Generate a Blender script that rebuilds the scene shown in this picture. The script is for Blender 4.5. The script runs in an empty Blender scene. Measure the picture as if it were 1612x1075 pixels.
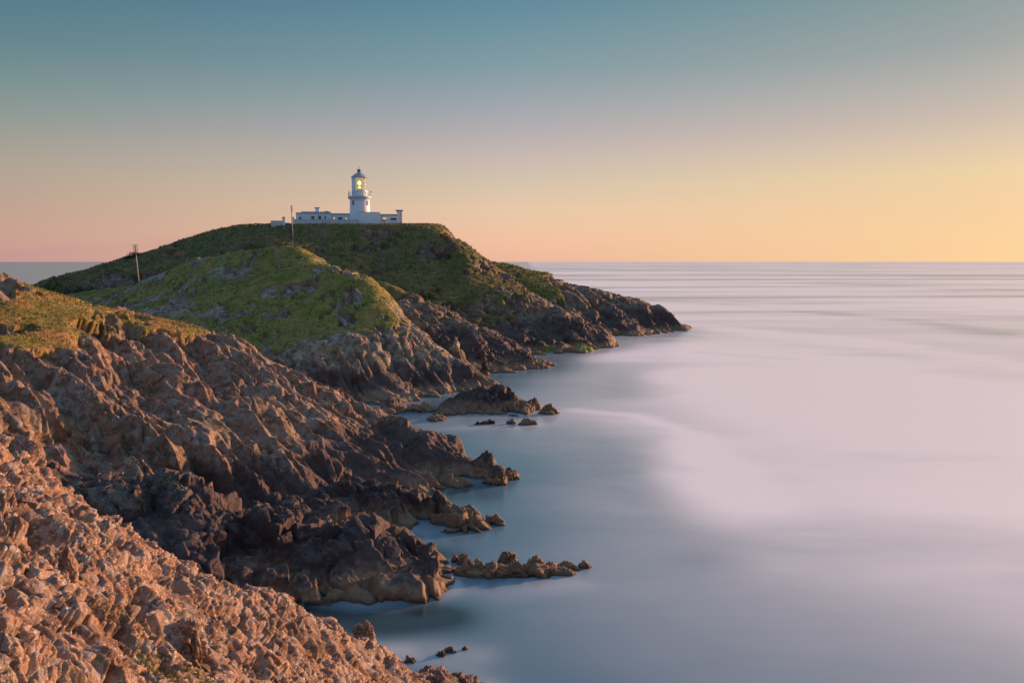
import bpy, bmesh, math, random
import numpy as np
from mathutils import Vector, Matrix
R = math.radians
rng = np.random.default_rng(7); random.seed(7)
SC = bpy.context.scene
COL = SC.collection

# ------------------------------------------------------------------ camera
F = 1250.0; W0, H0 = 1612.0, 1075.0; CH = 21.0; PITCH = math.atan(125.5/F)
cam = bpy.data.cameras.new('camera'); camo = bpy.data.objects.new('camera', cam); COL.objects.link(camo)
camo.location = (0, 0, CH); camo.rotation_euler = (R(90)-PITCH, 0, 0)
cam.sensor_width = 36; cam.lens = 36*F/W0; cam.clip_start = .1; cam.clip_end = 200000
SC.camera = camo
cp, sp = math.cos(PITCH), math.sin(PITCH)

def ray(u, v):
    x = (u-W0/2)/F; y = -(v-H0/2)/F
    return x, cp+sp*y, -sp+cp*y
def at(u, v, Y):                       # a point seen at (u, v), Y metres out
    x, y, z = ray(u, v); k = Y/y
    return (x*k, Y, CH+z*k)
def wat(u, v, z=0.0):                  # the point at (u, v) at height z
    x, y, zz = ray(u, v); k = (z-CH)/zz
    return (x*k, y*k, z)

# ------------------------------------------------------------------ light
SUN_AZ, SUN_EL = R(57), R(11)           # azimuth clockwise from +Y
sunv = Vector((math.sin(SUN_AZ)*math.cos(SUN_EL), math.cos(SUN_AZ)*math.cos(SUN_EL), math.sin(SUN_EL)))
sl = bpy.data.lights.new('sun', 'SUN'); so = bpy.data.objects.new('sun', sl); COL.objects.link(so)
sl.energy = 5.0; sl.angle = R(0.6); sl.color = (1.0, .47, .23)
so.rotation_euler = sunv.to_track_quat('Z', 'Y').to_euler()
SC.view_settings.view_transform = 'Standard'; SC.view_settings.look = 'None'
SC.view_settings.exposure = 0.55; SC.view_settings.gamma = 1

def lin(r, g, b):
    f = lambda c: ((c/255+.055)/1.055)**2.4 if c > 10 else c/255/12.92
    return (f(r), f(g), f(b), 1)

world = bpy.data.worlds.new('World'); SC.world = world; world.use_nodes = True
nt = world.node_tree; N = nt.nodes; L = nt.links
for n in list(N): N.remove(n)
out = N.new('ShaderNodeOutputWorld'); bg = N.new('ShaderNodeBackground'); L.new(bg.outputs[0], out.inputs[0])
tc = N.new('ShaderNodeTexCoord'); sx = N.new('ShaderNodeSeparateXYZ'); L.new(tc.outputs['Generated'], sx.inputs[0])
def wm(op, a, b=None, clamp=False):
    n = N.new('ShaderNodeMath'); n.operation = op; n.use_clamp = clamp
    for i, q in enumerate((a, b)):
        if q is None: continue
        if isinstance(q, (int, float)): n.inputs[i].default_value = q
        else: L.new(q, n.inputs[i])
    return n.outputs[0]
def wramp(stops):
    n = N.new('ShaderNodeValToRGB'); cr = n.color_ramp
    cr.interpolation = 'B_SPLINE' if False else 'LINEAR'
    while len(cr.elements) > 1: cr.elements.remove(cr.elements[-1])
    for i, (p, c) in enumerate(stops):
        e = cr.elements[0] if i == 0 else cr.elements.new(p)
        e.position = p; e.color = lin(*c)
    L.new(zfac, n.inputs[0]); return n.outputs[0]
# height ramp input: sine of elevation spread so the lowest 18 degrees take most of it
zfac = wm('POWER', wm('MAXIMUM', sx.outputs[2], 0.0), 0.5)
def pz(v): return math.sqrt(max(0, ray(0, v)[2])/math.sqrt(1+ray(0, v)[2]**2)) if v < 412 else 0.0
def zr(l): return wramp([(pz(v) if v is not None else q, c) for v, q, c in l])
Cl = zr([(412,0,(194,152,148)),(398,0,(198,154,147)),(370,0,(198,159,144)),(330,0,(188,160,143)),(290,0,(176,160,145)),(250,0,(158,156,146)),(215,0,(140,150,145)),(175,0,(120,143,143)),(120,0,(97,130,138)),(60,0,(80,120,135)),(0,0,(66,106,128)),(None,.62,(95,128,152)),(None,.75,(112,142,176)),(None,1,(132,160,197))])
Cm = zr([(412,0,(232,180,156)),(398,0,(238,186,158)),(370,0,(238,192,160)),(330,0,(229,197,167)),(290,0,(212,192,170)),(250,0,(198,182,174)),(215,0,(181,172,174)),(175,0,(160,165,171)),(120,0,(132,155,162)),(60,0,(110,145,158)),(0,0,(90,133,152)),(None,.62,(105,138,158)),(None,.75,(116,146,178)),(None,1,(132,160,197))])
Cr = zr([(412,0,(245,206,156)),(398,0,(245,205,154)),(370,0,(244,203,154)),(330,0,(240,202,157)),(290,0,(234,205,160)),(250,0,(218,194,168)),(215,0,(202,184,168)),(175,0,(184,176,167)),(120,0,(158,162,160)),(60,0,(140,154,152)),(0,0,(116,146,150)),(None,.62,(125,150,160)),(None,.75,(124,150,178)),(None,1,(132,160,197))])
Cb = zr([(412,0,(125,135,160)),(330,0,(150,155,178)),(200,0,(150,168,200)),(0,0,(145,174,214)),(None,.8,(130,160,204)),(None,1,(132,160,197))])
hz = wm('POWER', wm('ADD', wm('MULTIPLY', sx.outputs[0], sx.outputs[0]), wm('MULTIPLY', sx.outputs[1], sx.outputs[1])), .5)
def hdot(az):
    a = wm('ADD', wm('MULTIPLY', sx.outputs[0], math.sin(az)), wm('MULTIPLY', sx.outputs[1], math.cos(az)))
    return wm('ARCCOSINE', wm('DIVIDE', a, wm('MAXIMUM', hz, 1e-4), False))
ang = hdot(R(50))                      # angle away from the sun's side, radians
def seg(a, b):                         # 0 at a deg, 1 at b deg away
    n = N.new('ShaderNodeMapRange'); n.interpolation_type = 'LINEAR'
    L.new(ang, n.inputs[0]); n.inputs[1].default_value = R(a); n.inputs[2].default_value = R(b)
    return n.outputs[0]
def wmix(f, a, b):
    n = N.new('ShaderNodeMix'); n.data_type = 'RGBA'
    L.new(f, n.inputs[0]); L.new(a, n.inputs[6]); L.new(b, n.inputs[7]); return n.outputs[2]
c1 = wmix(seg(17, 50), Cr, Cm); c2 = wmix(seg(50, 83), c1, Cl); c3 = wmix(seg(95, 150), c2, Cb)
sky = N.new('ShaderNodeTexSky'); sky.sky_type = 'NISHITA'; sky.sun_disc = False
sky.sun_elevation = SUN_EL; sky.sun_rotation = SUN_AZ
nb = N.new('ShaderNodeMix'); nb.data_type = 'RGBA'; nb.blend_type = 'ADD'; nb.inputs[0].default_value = 1
sc_ = N.new('ShaderNodeMix'); sc_.data_type = 'RGBA'; sc_.blend_type = 'MULTIPLY'; sc_.inputs[0].default_value = 1
L.new(sky.outputs[0], sc_.inputs[6]); sc_.inputs[7].default_value = (.004,)*3+(1,)
L.new(c3, nb.inputs[6]); L.new(sc_.outputs[2], nb.inputs[7])
vd = N.new('ShaderNodeVectorMath'); vd.operation = 'DOT_PRODUCT'; L.new(tc.outputs['Generated'], vd.inputs[0]); vd.inputs[1].default_value = tuple(sunv)
gl = wm('POWER', wm('MAXIMUM', vd.outputs['Value'], 0.0), 75.0)
gm_ = N.new('ShaderNodeMix'); gm_.data_type = 'RGBA'; gm_.blend_type = 'ADD'; L.new(gl, gm_.inputs[0]); L.new(nb.outputs[2], gm_.inputs[6]); gm_.inputs[7].default_value = (16.0, 12.0, 10.0, 1)
gm_.clamp_result = False; gm_.clamp_factor = False
L.new(gm_.outputs[2], bg.inputs[0]); bg.inputs[1].default_value = 2**-.55

# ------------------------------------------------------------------ object helpers
def put(name, me, mats=(), parent=None, **props):
    o = bpy.data.objects.new(name, me); COL.objects.link(o)
    if me is not None:
        for m in (mats if isinstance(mats, (list, tuple)) else [mats]): me.materials.append(m)
    if parent is not None: o.parent = parent
    for k, q in props.items(): o[k] = q
    return o
def thing(name, loc, label, category, group=None, rz=0):
    o = put(name, None); o.location = loc; o.rotation_euler.z = rz
    o['label'] = label; o['category'] = category
    if group: o['group'] = group
    return o

# ------------------------------------------------------------------ noise (numpy)
def _h(ix, iy, iz, s):
    h = (ix.astype(np.int32).view(np.uint32)*np.uint32(374761393) + iy.astype(np.int32).view(np.uint32)*np.uint32(668265263)
         + iz.astype(np.int32).view(np.uint32)*np.uint32(2246822519) + np.uint32((s*3266489917) & 0xffffffff))
    h ^= h >> np.uint32(15); h *= np.uint32(2246822519); h ^= h >> np.uint32(13); h *= np.uint32(3266489917); h ^= h >> np.uint32(16)
    return h
def _u(h): return (h & np.uint32(0xffffff)).astype(np.float32)*np.float32(1/16777216.)
def vnoise(P, s=0):                    # value noise, -1..1
    i = np.floor(P); f = (P-i).astype(np.float32); f = f*f*f*(f*(f*6-15)+10)
    r = 0
    for a in (0, 1):
        for b in (0, 1):
            for c in (0, 1):
                w = (f[:,0] if a else 1-f[:,0])*(f[:,1] if b else 1-f[:,1])*(f[:,2] if c else 1-f[:,2])
                r = r + w*_u(_h(i[:,0]+a, i[:,1]+b, i[:,2]+c, s))
    return r*2-1
def fbm(P, scale, octv=4, s=0, gain=.5):
    r = 0; a = 1; t = 0
    for k in range(octv):
        r = r + a*vnoise(P/scale+17.3*k, s+k); t += a; a *= gain; scale = scale*.5
    return r/t
def facets(P, sc, s=0, tilt=1.0):
    """blocky rock: per cell a height and a tilted plane; also the distance to the cell edge"""
    q = (P/np.asarray(sc, np.float32)).astype(np.float32); b = np.floor(q-.5)
    d1 = np.full(len(q), 9., np.float32); d2 = d1.copy(); val = np.zeros(len(q), np.float32)
    for a in (0, 1):
        for e in (0, 1):
            for c in (0, 1):
                ix, iy, iz = b[:,0]+a, b[:,1]+e, b[:,2]+c
                h = _h(ix, iy, iz, s); j1 = _u(h); j2 = _u(h*np.uint32(2654435761)+np.uint32(77)); j3 = _u((h^np.uint32(0x9e3779b9))*np.uint32(2246822519))
                dx = q[:,0]-ix-.12-.76*j1; dy = q[:,1]-iy-.12-.76*j2; dz = q[:,2]-iz-.12-.76*j3
                d = dx*dx+dy*dy+dz*dz
                t1 = (j2*2-1); t2 = (j3*2-1); t3 = (j1*2-1)
                v = (j1+j2+j3-1.5)*.8 + tilt*(dx*t1+dy*t2+dz*t3)
                m1 = d < d1; m2 = (~m1) & (d < d2)
                d2 = np.where(m1, d1, np.where(m2, d, d2)); val = np.where(m1, v, val); d1 = np.where(m1, d, d1)
    return val, np.sqrt(d2)-np.sqrt(d1)
def boxes(P, sc, s=0, bev=4.5):
    """tilted blocks with flat tops and bevelled sides standing out to different heights"""
    q = (P/np.asarray(sc, np.float32)).astype(np.float32); b = np.floor(q-.5)
    val = np.zeros(len(q), np.float32)
    for a in (0, 1):
        for e in (0, 1):
            for c in (0, 1):
                ix, iy, iz = b[:,0]+a, b[:,1]+e, b[:,2]+c
                h = _h(ix, iy, iz, s); j1 = _u(h); j2 = _u(h*np.uint32(2654435761)+np.uint32(77)); j3 = _u((h^np.uint32(0x9e3779b9))*np.uint32(2246822519))
                dx = q[:,0]-ix-.15-.7*j1; dy = q[:,1]-iy-.15-.7*j2; dz = q[:,2]-iz-.15-.7*j3
                k1, k2, k3 = (j2-.5)*.9, (j3-.5)*.9, (j1-.5)*.9
                g1 = np.abs(dx+k1*dy-k2*dz); g2 = np.abs(dy-k1*dx+k3*dz); g3 = np.abs(dz+k2*dx-k3*dy)
                dd = np.maximum(np.maximum(g1, g2), g3)/(.44+.22*j2)
                v = np.clip((1-dd)*bev, 0, 1)*(.68+.32*j3+.7*(dx*(j1-.5)+dy*(j2-.5)+dz*(j3-.5))*1.0)
                val = np.maximum(val, v)
    return val
def sst(a, b, x):
    t = np.clip((x-a)/(b-a), 0, 1); return t*t*(3-2*t)
def basis(ax):                         # rows: three axes, the third along ax
    a = Vector(ax).normalized(); b = a.orthogonal().normalized(); c = a.cross(b)
    return np.array([b, c, a], np.float32)

def craggy(P, sizes, ax, stretch, s, fine=1.0, nf=1, up=None):
    """signed outward displacement in metres; sizes = block sizes with depths"""
    B = basis(ax); kz = 1.0
    if up is not None:                 # blocks stand square on the slope: third axis out of it, long side down it
        c = np.array(up, float); c /= np.linalg.norm(c); b_ = np.array(ax, float); b_ -= c*(b_@c); b_ /= np.linalg.norm(b_); B = np.array([np.cross(b_, c), c, b_], np.float32); kz = 4.0
    Q = P@B.T
    w = np.stack([fbm(P, sizes[0][0]*(1.5 if up is not None else .9), 2 if up is not None else 3, s+50+i) for i in range(3)], 1)*sizes[0][0]*.2; fb = .05 if up is not None else .12; bev = 6.5 if up is not None else 4.5
    Q = Q + w
    r = np.zeros(len(P), np.float32)
    for k, (sz, dp) in enumerate(sizes):
        if k >= nf:
            act = .5+.9*sst(-.25, .3, vnoise(P/(sizes[0][0]*1.3), s+33*k))
            v = boxes(Q, (sz*.8, sz*kz, sz*stretch), s+k*7, bev); r += dp*act*(2.0*v-1.55); Q = Q + fb*sz*(v[:, None]-.6); continue
        v, e = facets(Q, (sz*.75, sz, sz*stretch), s+k*7, 1.7)
        act = 1 if k == 0 else .45+.9*sst(-.25, .3, vnoise(P/(sizes[0][0]*1.3), s+33*k))
        r += dp*act*(1.1*v + .18*np.clip(e/.4, 0, 1) - .55*(1-sst(0, .12, e)) - .38)
        Q = Q + 0.15*sz*v[:, None]
    return r + fine*.25*sizes[-1][1]*fbm(P, sizes[-1][0]*.5, 3, s+90)

def rbf(cps, vals, c, smooth=0):
    X = np.array(cps, float); n = len(X)
    D = np.sqrt(((X[:, None]-X[None])**2).sum(-1)+c*c)
    A = np.zeros((n+3, n+3)); A[:n, :n] = -D + smooth*np.eye(n)
    A[:n, n] = 1; A[:n, n+1:] = X; A[n, :n] = 1; A[n+1:, :n] = X.T
    V = np.zeros((n+3, vals.shape[1])); V[:n] = vals
    K = np.linalg.solve(A, V)
    def f(x, y):
        o = np.zeros((len(x), vals.shape[1]))
        for i in range(n): o += -np.sqrt((x-X[i,0])**2+(y-X[i,1])**2+c*c)[:, None]*K[i]
        return o+K[n]+x[:, None]*K[n+1]+y[:, None]*K[n+2]
    return f

def grid_mesh(name, P, nr, nc, keep, attrs, smooth=True, extra=None):
    """P is (nr*nc,3); keep a bool per vertex; faces whose four corners are kept"""
    k = keep.reshape(nr, nc); fm = k[:-1, :-1] & k[1:, :-1] & k[:-1, 1:] & k[1:, 1:]
    idx = np.arange(nr*nc).reshape(nr, nc)
    q = np.stack([idx[:-1, :-1][fm], idx[:-1, 1:][fm], idx[1:, 1:][fm], idx[1:, :-1][fm]], 1)
    used = np.zeros(nr*nc, bool); used[q.ravel()] = True
    mp = np.cumsum(used)-1; q = mp[q].astype(np.int32); V = P[used].astype(np.float32)
    me = bpy.data.meshes.new(name); n0, nq = len(V), len(q); lv = q.ravel(); ls = np.arange(0, nq*4, 4, dtype=np.int32); sm = np.full(nq, smooth)
    if extra is not None:
        EV, ET = extra; V = np.concatenate([V, EV.astype(np.float32)]); lv = np.concatenate([lv, (ET+n0).ravel().astype(np.int32)])
        ls = np.concatenate([ls, nq*4+np.arange(0, len(ET)*3, 3, dtype=np.int32)]); sm = np.concatenate([sm, np.zeros(len(ET), bool)])
    me.vertices.add(len(V)); me.vertices.foreach_set('co', V.ravel())
    me.loops.add(len(lv)); me.loops.foreach_set('vertex_index', lv)
    me.polygons.add(len(ls)); me.polygons.foreach_set('loop_start', ls)
    me.polygons.foreach_set('use_smooth', sm)
    for an, av in attrs.items():
        vals = np.zeros(len(V), np.float32); vals[:n0] = av[used]
        at_ = me.attributes.new(an, 'FLOAT', 'POINT'); at_.data.foreach_set('value', vals)
    me.update(); me.validate(); return me

def tri_mesh(name, V, T, attrs=None, smooth=False):
    me = bpy.data.meshes.new(name); n = T.shape[1]
    me.vertices.add(len(V)); me.vertices.foreach_set('co', np.asarray(V, np.float32).ravel())
    me.loops.add(len(T)*n); me.loops.foreach_set('vertex_index', np.asarray(T, np.int32).ravel())
    me.polygons.add(len(T)); me.polygons.foreach_set('loop_start', np.arange(0, len(T)*n, n, dtype=np.int32))
    me.polygons.foreach_set('use_smooth', np.full(len(T), smooth))
    for an, av in (attrs or {}).items():
        a = me.attributes.new(an, 'FLOAT', 'POINT'); a.data.foreach_set('value', np.asarray(av, np.float32))
    me.update(); return me

# ------------------------------------------------------------------ materials
class NT:
    def __init__(s, name):
        s.m = bpy.data.materials.new(name); s.m.use_nodes = True; s.t = s.m.node_tree
        s.N = s.t.nodes; s.L = s.t.links; s.b = s.N['Principled BSDF']
    def n(s, t, **kw):
        n = s.N.new(t)
        for k, q in kw.items(): setattr(n, k, q)
        return n
    def put(s, sock, q):
        if isinstance(q, (int, float)): sock.default_value = q
        elif isinstance(q, tuple): sock.default_value = q if len(q) == len(sock.default_value) else tuple(q)+(1,)
        else: s.L.new(q, sock)
    def math(s, op, a, b=0.0, clamp=False):
        n = s.n('ShaderNodeMath', operation=op, use_clamp=clamp); s.put(n.inputs[0], a); s.put(n.inputs[1], b); return n.outputs[0]
    def mix(s, f, a, b, blend='MIX'):
        n = s.n('ShaderNodeMix', data_type='RGBA', blend_type=blend); s.put(n.inputs[0], f); s.put(n.inputs[6], a); s.put(n.inputs[7], b); return n.outputs[2]
    def rng(s, x, a, b, c=0.0, d=1.0, smooth=True):
        n = s.n('ShaderNodeMapRange', interpolation_type='SMOOTHSTEP' if smooth else 'LINEAR')
        for i, q in enumerate((x, a, b, c, d)): s.put(n.inputs[i], q)
        return n.outputs[0]
    def pos(s, scale=(1, 1, 1), rot=(0, 0, 0)):
        g = s.n('ShaderNodeNewGeometry'); m = s.n('ShaderNodeMapping'); s.L.new(g.outputs['Position'], m.inputs[0])
        m.inputs['Scale'].default_value = scale; m.inputs['Rotation'].default_value = rot; return m.outputs[0]
    def noise(s, scale, det=4, vec=None, rough=.55, dist=0.0):
        n = s.n('ShaderNodeTexNoise'); n.inputs['Scale'].default_value = scale; n.inputs['Detail'].default_value = det
        n.inputs['Roughness'].default_value = rough; n.inputs['Distortion'].default_value = dist
        s.L.new(vec if vec is not None else s.pos(), n.inputs['Vector']); return n.outputs[0]
    def voro(s, scale, vec=None, feature='F1', rnd=1.0):
        n = s.n('ShaderNodeTexVoronoi', feature=feature); n.inputs['Scale'].default_value = scale
        s.L.new(vec if vec is not None else s.pos(), n.inputs['Vector']); return n
    def attr(s, a):
        n = s.n('ShaderNodeAttribute', attribute_name=a); return n.outputs['Fac']
    def bump(s, h, strength, dist, nrm=None):
        n = s.n('ShaderNodeBump'); n.inputs['Strength'].default_value = strength; n.inputs['Distance'].default_value = dist
        s.L.new(h, n.inputs['Height'])
        if nrm is not None: s.L.new(nrm, n.inputs['Normal'])
        return n.outputs[0]

def plain(name, col, rough=.6, var=.12, scale=3.0, metal=0.0, emit=None, estr=0, bump=0):
    m = NT(name); c = tuple(col)+(1,)
    nz = m.noise(scale, 5); lo = tuple(q*(1-var) for q in col)+(1,); hi = tuple(min(1, q*(1+var)) for q in col)+(1,)
    m.L.new(m.mix(m.rng(nz, .3, .7), lo, hi), m.b.inputs['Base Color'])
    m.b.inputs['Roughness'].default_value = rough; m.b.inputs['Metallic'].default_value = metal
    if emit: m.b.inputs['Emission Color'].default_value = tuple(emit)+(1,); m.b.inputs['Emission Strength'].default_value = estr
    if bump: m.L.new(m.bump(nz, .5, bump), m.b.inputs['Normal'])
    return m.m

def rock_material(name, base1, base2, k=1.0, lichen=.5, tide=True, gdry=.4, zdark=(1.3, 5.0), gold=.3, red=0.0, gpal=((.10,.135,.028),(.20,.185,.045),(.045,.065,.018),(.26,.165,.07))):
    """k = size of the smallest grain in metres; grass where the grass attribute says so"""
    m = NT(name); g = m.n('ShaderNodeNewGeometry'); sp_ = m.n('ShaderNodeSeparateXYZ'); m.L.new(g.outputs['Position'], sp_.inputs[0]); z = sp_.outputs[2]
    nA = m.noise(.16/k, 6, dist=.4); nB = m.noise(1.1/k, 6); nC = m.noise(5.0/k, 5, rough=.65)
    vo = m.voro(1.3/k); hue = m.n('ShaderNodeSeparateColor'); m.L.new(vo.outputs['Color'], hue.inputs[0])
    c = m.mix(m.rng(nA, .36, .64), base1, base2)
    c = m.mix(m.rng(hue.outputs[0], 0, 1, 0, .8), c, tuple(q*.55 for q in base1[:3]))
    c = m.mix(m.math('MULTIPLY', m.rng(nB, .5, .7), .45), c, tuple(min(1, q*1.5) for q in base2[:3]))
    c = m.mix(m.math('MULTIPLY', m.rng(hue.outputs[1], .7, .8), .6), c, (base2[0]*.85, base2[0]*.78, base2[0]*.72))
    # red-stained faces, pale grey and ochre lichen
    c = m.mix(m.math('MULTIPLY', m.rng(m.noise(.45/k, 5), .52, .66), .35+red), c, (.27, .115, .075))
    pale = m.math('MULTIPLY', m.rng(m.noise(3.2/k, 6, rough=.65), .56, .61), m.rng(m.noise(.22/k, 4), .40, .54))
    hi = m.rng(m.math('ADD', z, m.math('MULTIPLY', nA, 3.0)), zdark[1]+.6, zdark[1]+3.2)
    c = m.mix(m.math('MULTIPLY', m.math('MULTIPLY', pale, hi), lichen), c, (.52, .47, .40))
    och = m.math('MULTIPLY', m.rng(m.noise(1.4/k, 6, rough=.7), .58, .68), hi)
    c = m.mix(m.math('MULTIPLY', och, gold), c, (.38, .23, .06))
    if tide:                             # black splash zone over a tan barnacle band, green weed at the foot
        zz = m.math('ADD', z, m.math('MULTIPLY', m.math('SUBTRACT', nB, .5), 2.2))
        zz = m.math('ADD', zz, m.math('MULTIPLY', m.math('SUBTRACT', nA, .5), 3.0))
        dk = m.math('MULTIPLY', m.rng(zz, zdark[1]+1.4, zdark[1]-1.2), m.rng(zz, zdark[0]-.5, zdark[0]+.6))
        c = m.mix(m.math('MULTIPLY', dk, .8), c, (.062, .045, .046))
        tan = m.rng(zz, zdark[0]+.5, zdark[0]-.5)
        c = m.mix(m.math('MULTIPLY', tan, .75), c, (.25, .165, .095))
        wet = m.rng(m.math('ADD', z, m.math('MULTIPLY', nB, .3)), .5, .15)
        c = m.mix(m.math('MULTIPLY', wet, .8), c, (.04, .032, .022))
    cr = m.voro(2.2/k, feature='DISTANCE_TO_EDGE')
    # grass
    gn = m.noise(.5, 6); gf = m.noise(3.5, 6, rough=.7)
    gc = m.mix(m.rng(gn, .35, .65), gpal[0]+(1,), gpal[1]+(1,))
    gc = m.mix(m.math('MULTIPLY', m.rng(gf, .5, .66), .55), gc, gpal[2]+(1,))
    gc = m.mix(m.math('MULTIPLY', m.rng(m.noise(.16, 7, rough=.7), .44, .60), gdry), gc, gpal[3]+(1,))
    ga = m.attr('grass'); gm = m.rng(m.math('ADD', ga, m.math('MULTIPLY', m.math('SUBTRACT', m.noise(1.6/k, 5, rough=.7), .5), .7)), .44, .56)
    wd = m.rng(m.attr('weed'), .35, .65)
    c = m.mix(wd, c, (.16, .22, .03))
    c = m.mix(gm, c, gc)
    m.L.new(c, m.b.inputs['Base Color'])
    m.put(m.b.inputs['Roughness'], m.mix(gm, (.72,)*3, (.9,)*3)); m.b.inputs['Specular IOR Level'].default_value = .3
    h = m.math('ADD', m.math('MULTIPLY', nC, .5), m.math('MULTIPLY', m.rng(cr.outputs[0], 0, .08), .12))
    h = m.math('ADD', h, m.math('MULTIPLY', gf, .5))
    m.L.new(m.bump(h, .8, .22*k), m.b.inputs['Normal'])
    return m.m

# ------------------------------------------------------------------ angular blocks
def hull(seed):
    r = np.random.default_rng(seed); p = r.uniform(-1, 1, (13, 3)); m = np.abs(p).max(1, keepdims=True); p = p/m*(.82+.18*r.random((13, 1)))
    p = p/np.maximum(1, (np.linalg.norm(p, axis=1, keepdims=True)/1.28)); bm = bmesh.new()
    for q in p: bm.verts.new(q)
    g = bmesh.ops.convex_hull(bm, input=bm.verts); bmesh.ops.delete(bm, geom=[v for v in bm.verts if not v.link_faces], context='VERTS')
    bmesh.ops.bevel(bm, geom=bm.edges[:], offset=.07, segments=1, affect='EDGES'); bmesh.ops.triangulate(bm, faces=bm.faces[:]); bm.verts.index_update()
    V = np.array([v.co[:] for v in bm.verts]); T = np.array([[v.index for v in f.verts] for f in bm.faces]); bm.free(); return V, T
HULLS = [hull(100+i) for i in range(14)]
def scatter_blocks(C, n, ax, smin, smax, seed, scl):
    r = np.random.default_rng(seed); VS, TS = [], []; off = 0; B = basis(ax).astype(float)
    kind = r.integers(0, len(HULLS), n)
    size = (smin*(smax/smin)**(r.random(n)**1.9))*scl*.5
    for k, (HV, HT) in enumerate(HULLS):
        w = np.where(kind == k)[0]
        if len(w) == 0: continue
        e = r.normal(0, .28, (len(w), 3)); ca, sa = np.cos(e), np.sin(e); z0 = np.zeros(len(w)); o1 = np.ones(len(w))
        Rx = np.stack([o1, z0, z0, z0, ca[:,0], -sa[:,0], z0, sa[:,0], ca[:,0]], 1).reshape(-1, 3, 3)
        Ry = np.stack([ca[:,1], z0, sa[:,1], z0, o1, z0, -sa[:,1], z0, ca[:,1]], 1).reshape(-1, 3, 3)
        Rz = np.stack([ca[:,2], -sa[:,2], z0, sa[:,2], ca[:,2], z0, z0, z0, o1], 1).reshape(-1, 3, 3)
        S = size[w][:, None]*np.stack([.6+.5*r.random(len(w)), .7+.5*r.random(len(w)), .8+.6*r.random(len(w))], 1)
        L0 = HV[None]*S[:, None, :]; M = Rx@Ry@Rz
        L1 = np.einsum('nij,nvj->nvi', M, L0)@B + C[w][:, None, :]
        VS.append(L1.reshape(-1, 3)); TS.append((HT[None]+(np.arange(len(w))*len(HV))[:, None, None]+off).reshape(-1, 3)); off += len(w)*len(HV)
    return np.concatenate(VS), np.concatenate(TS)

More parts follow.
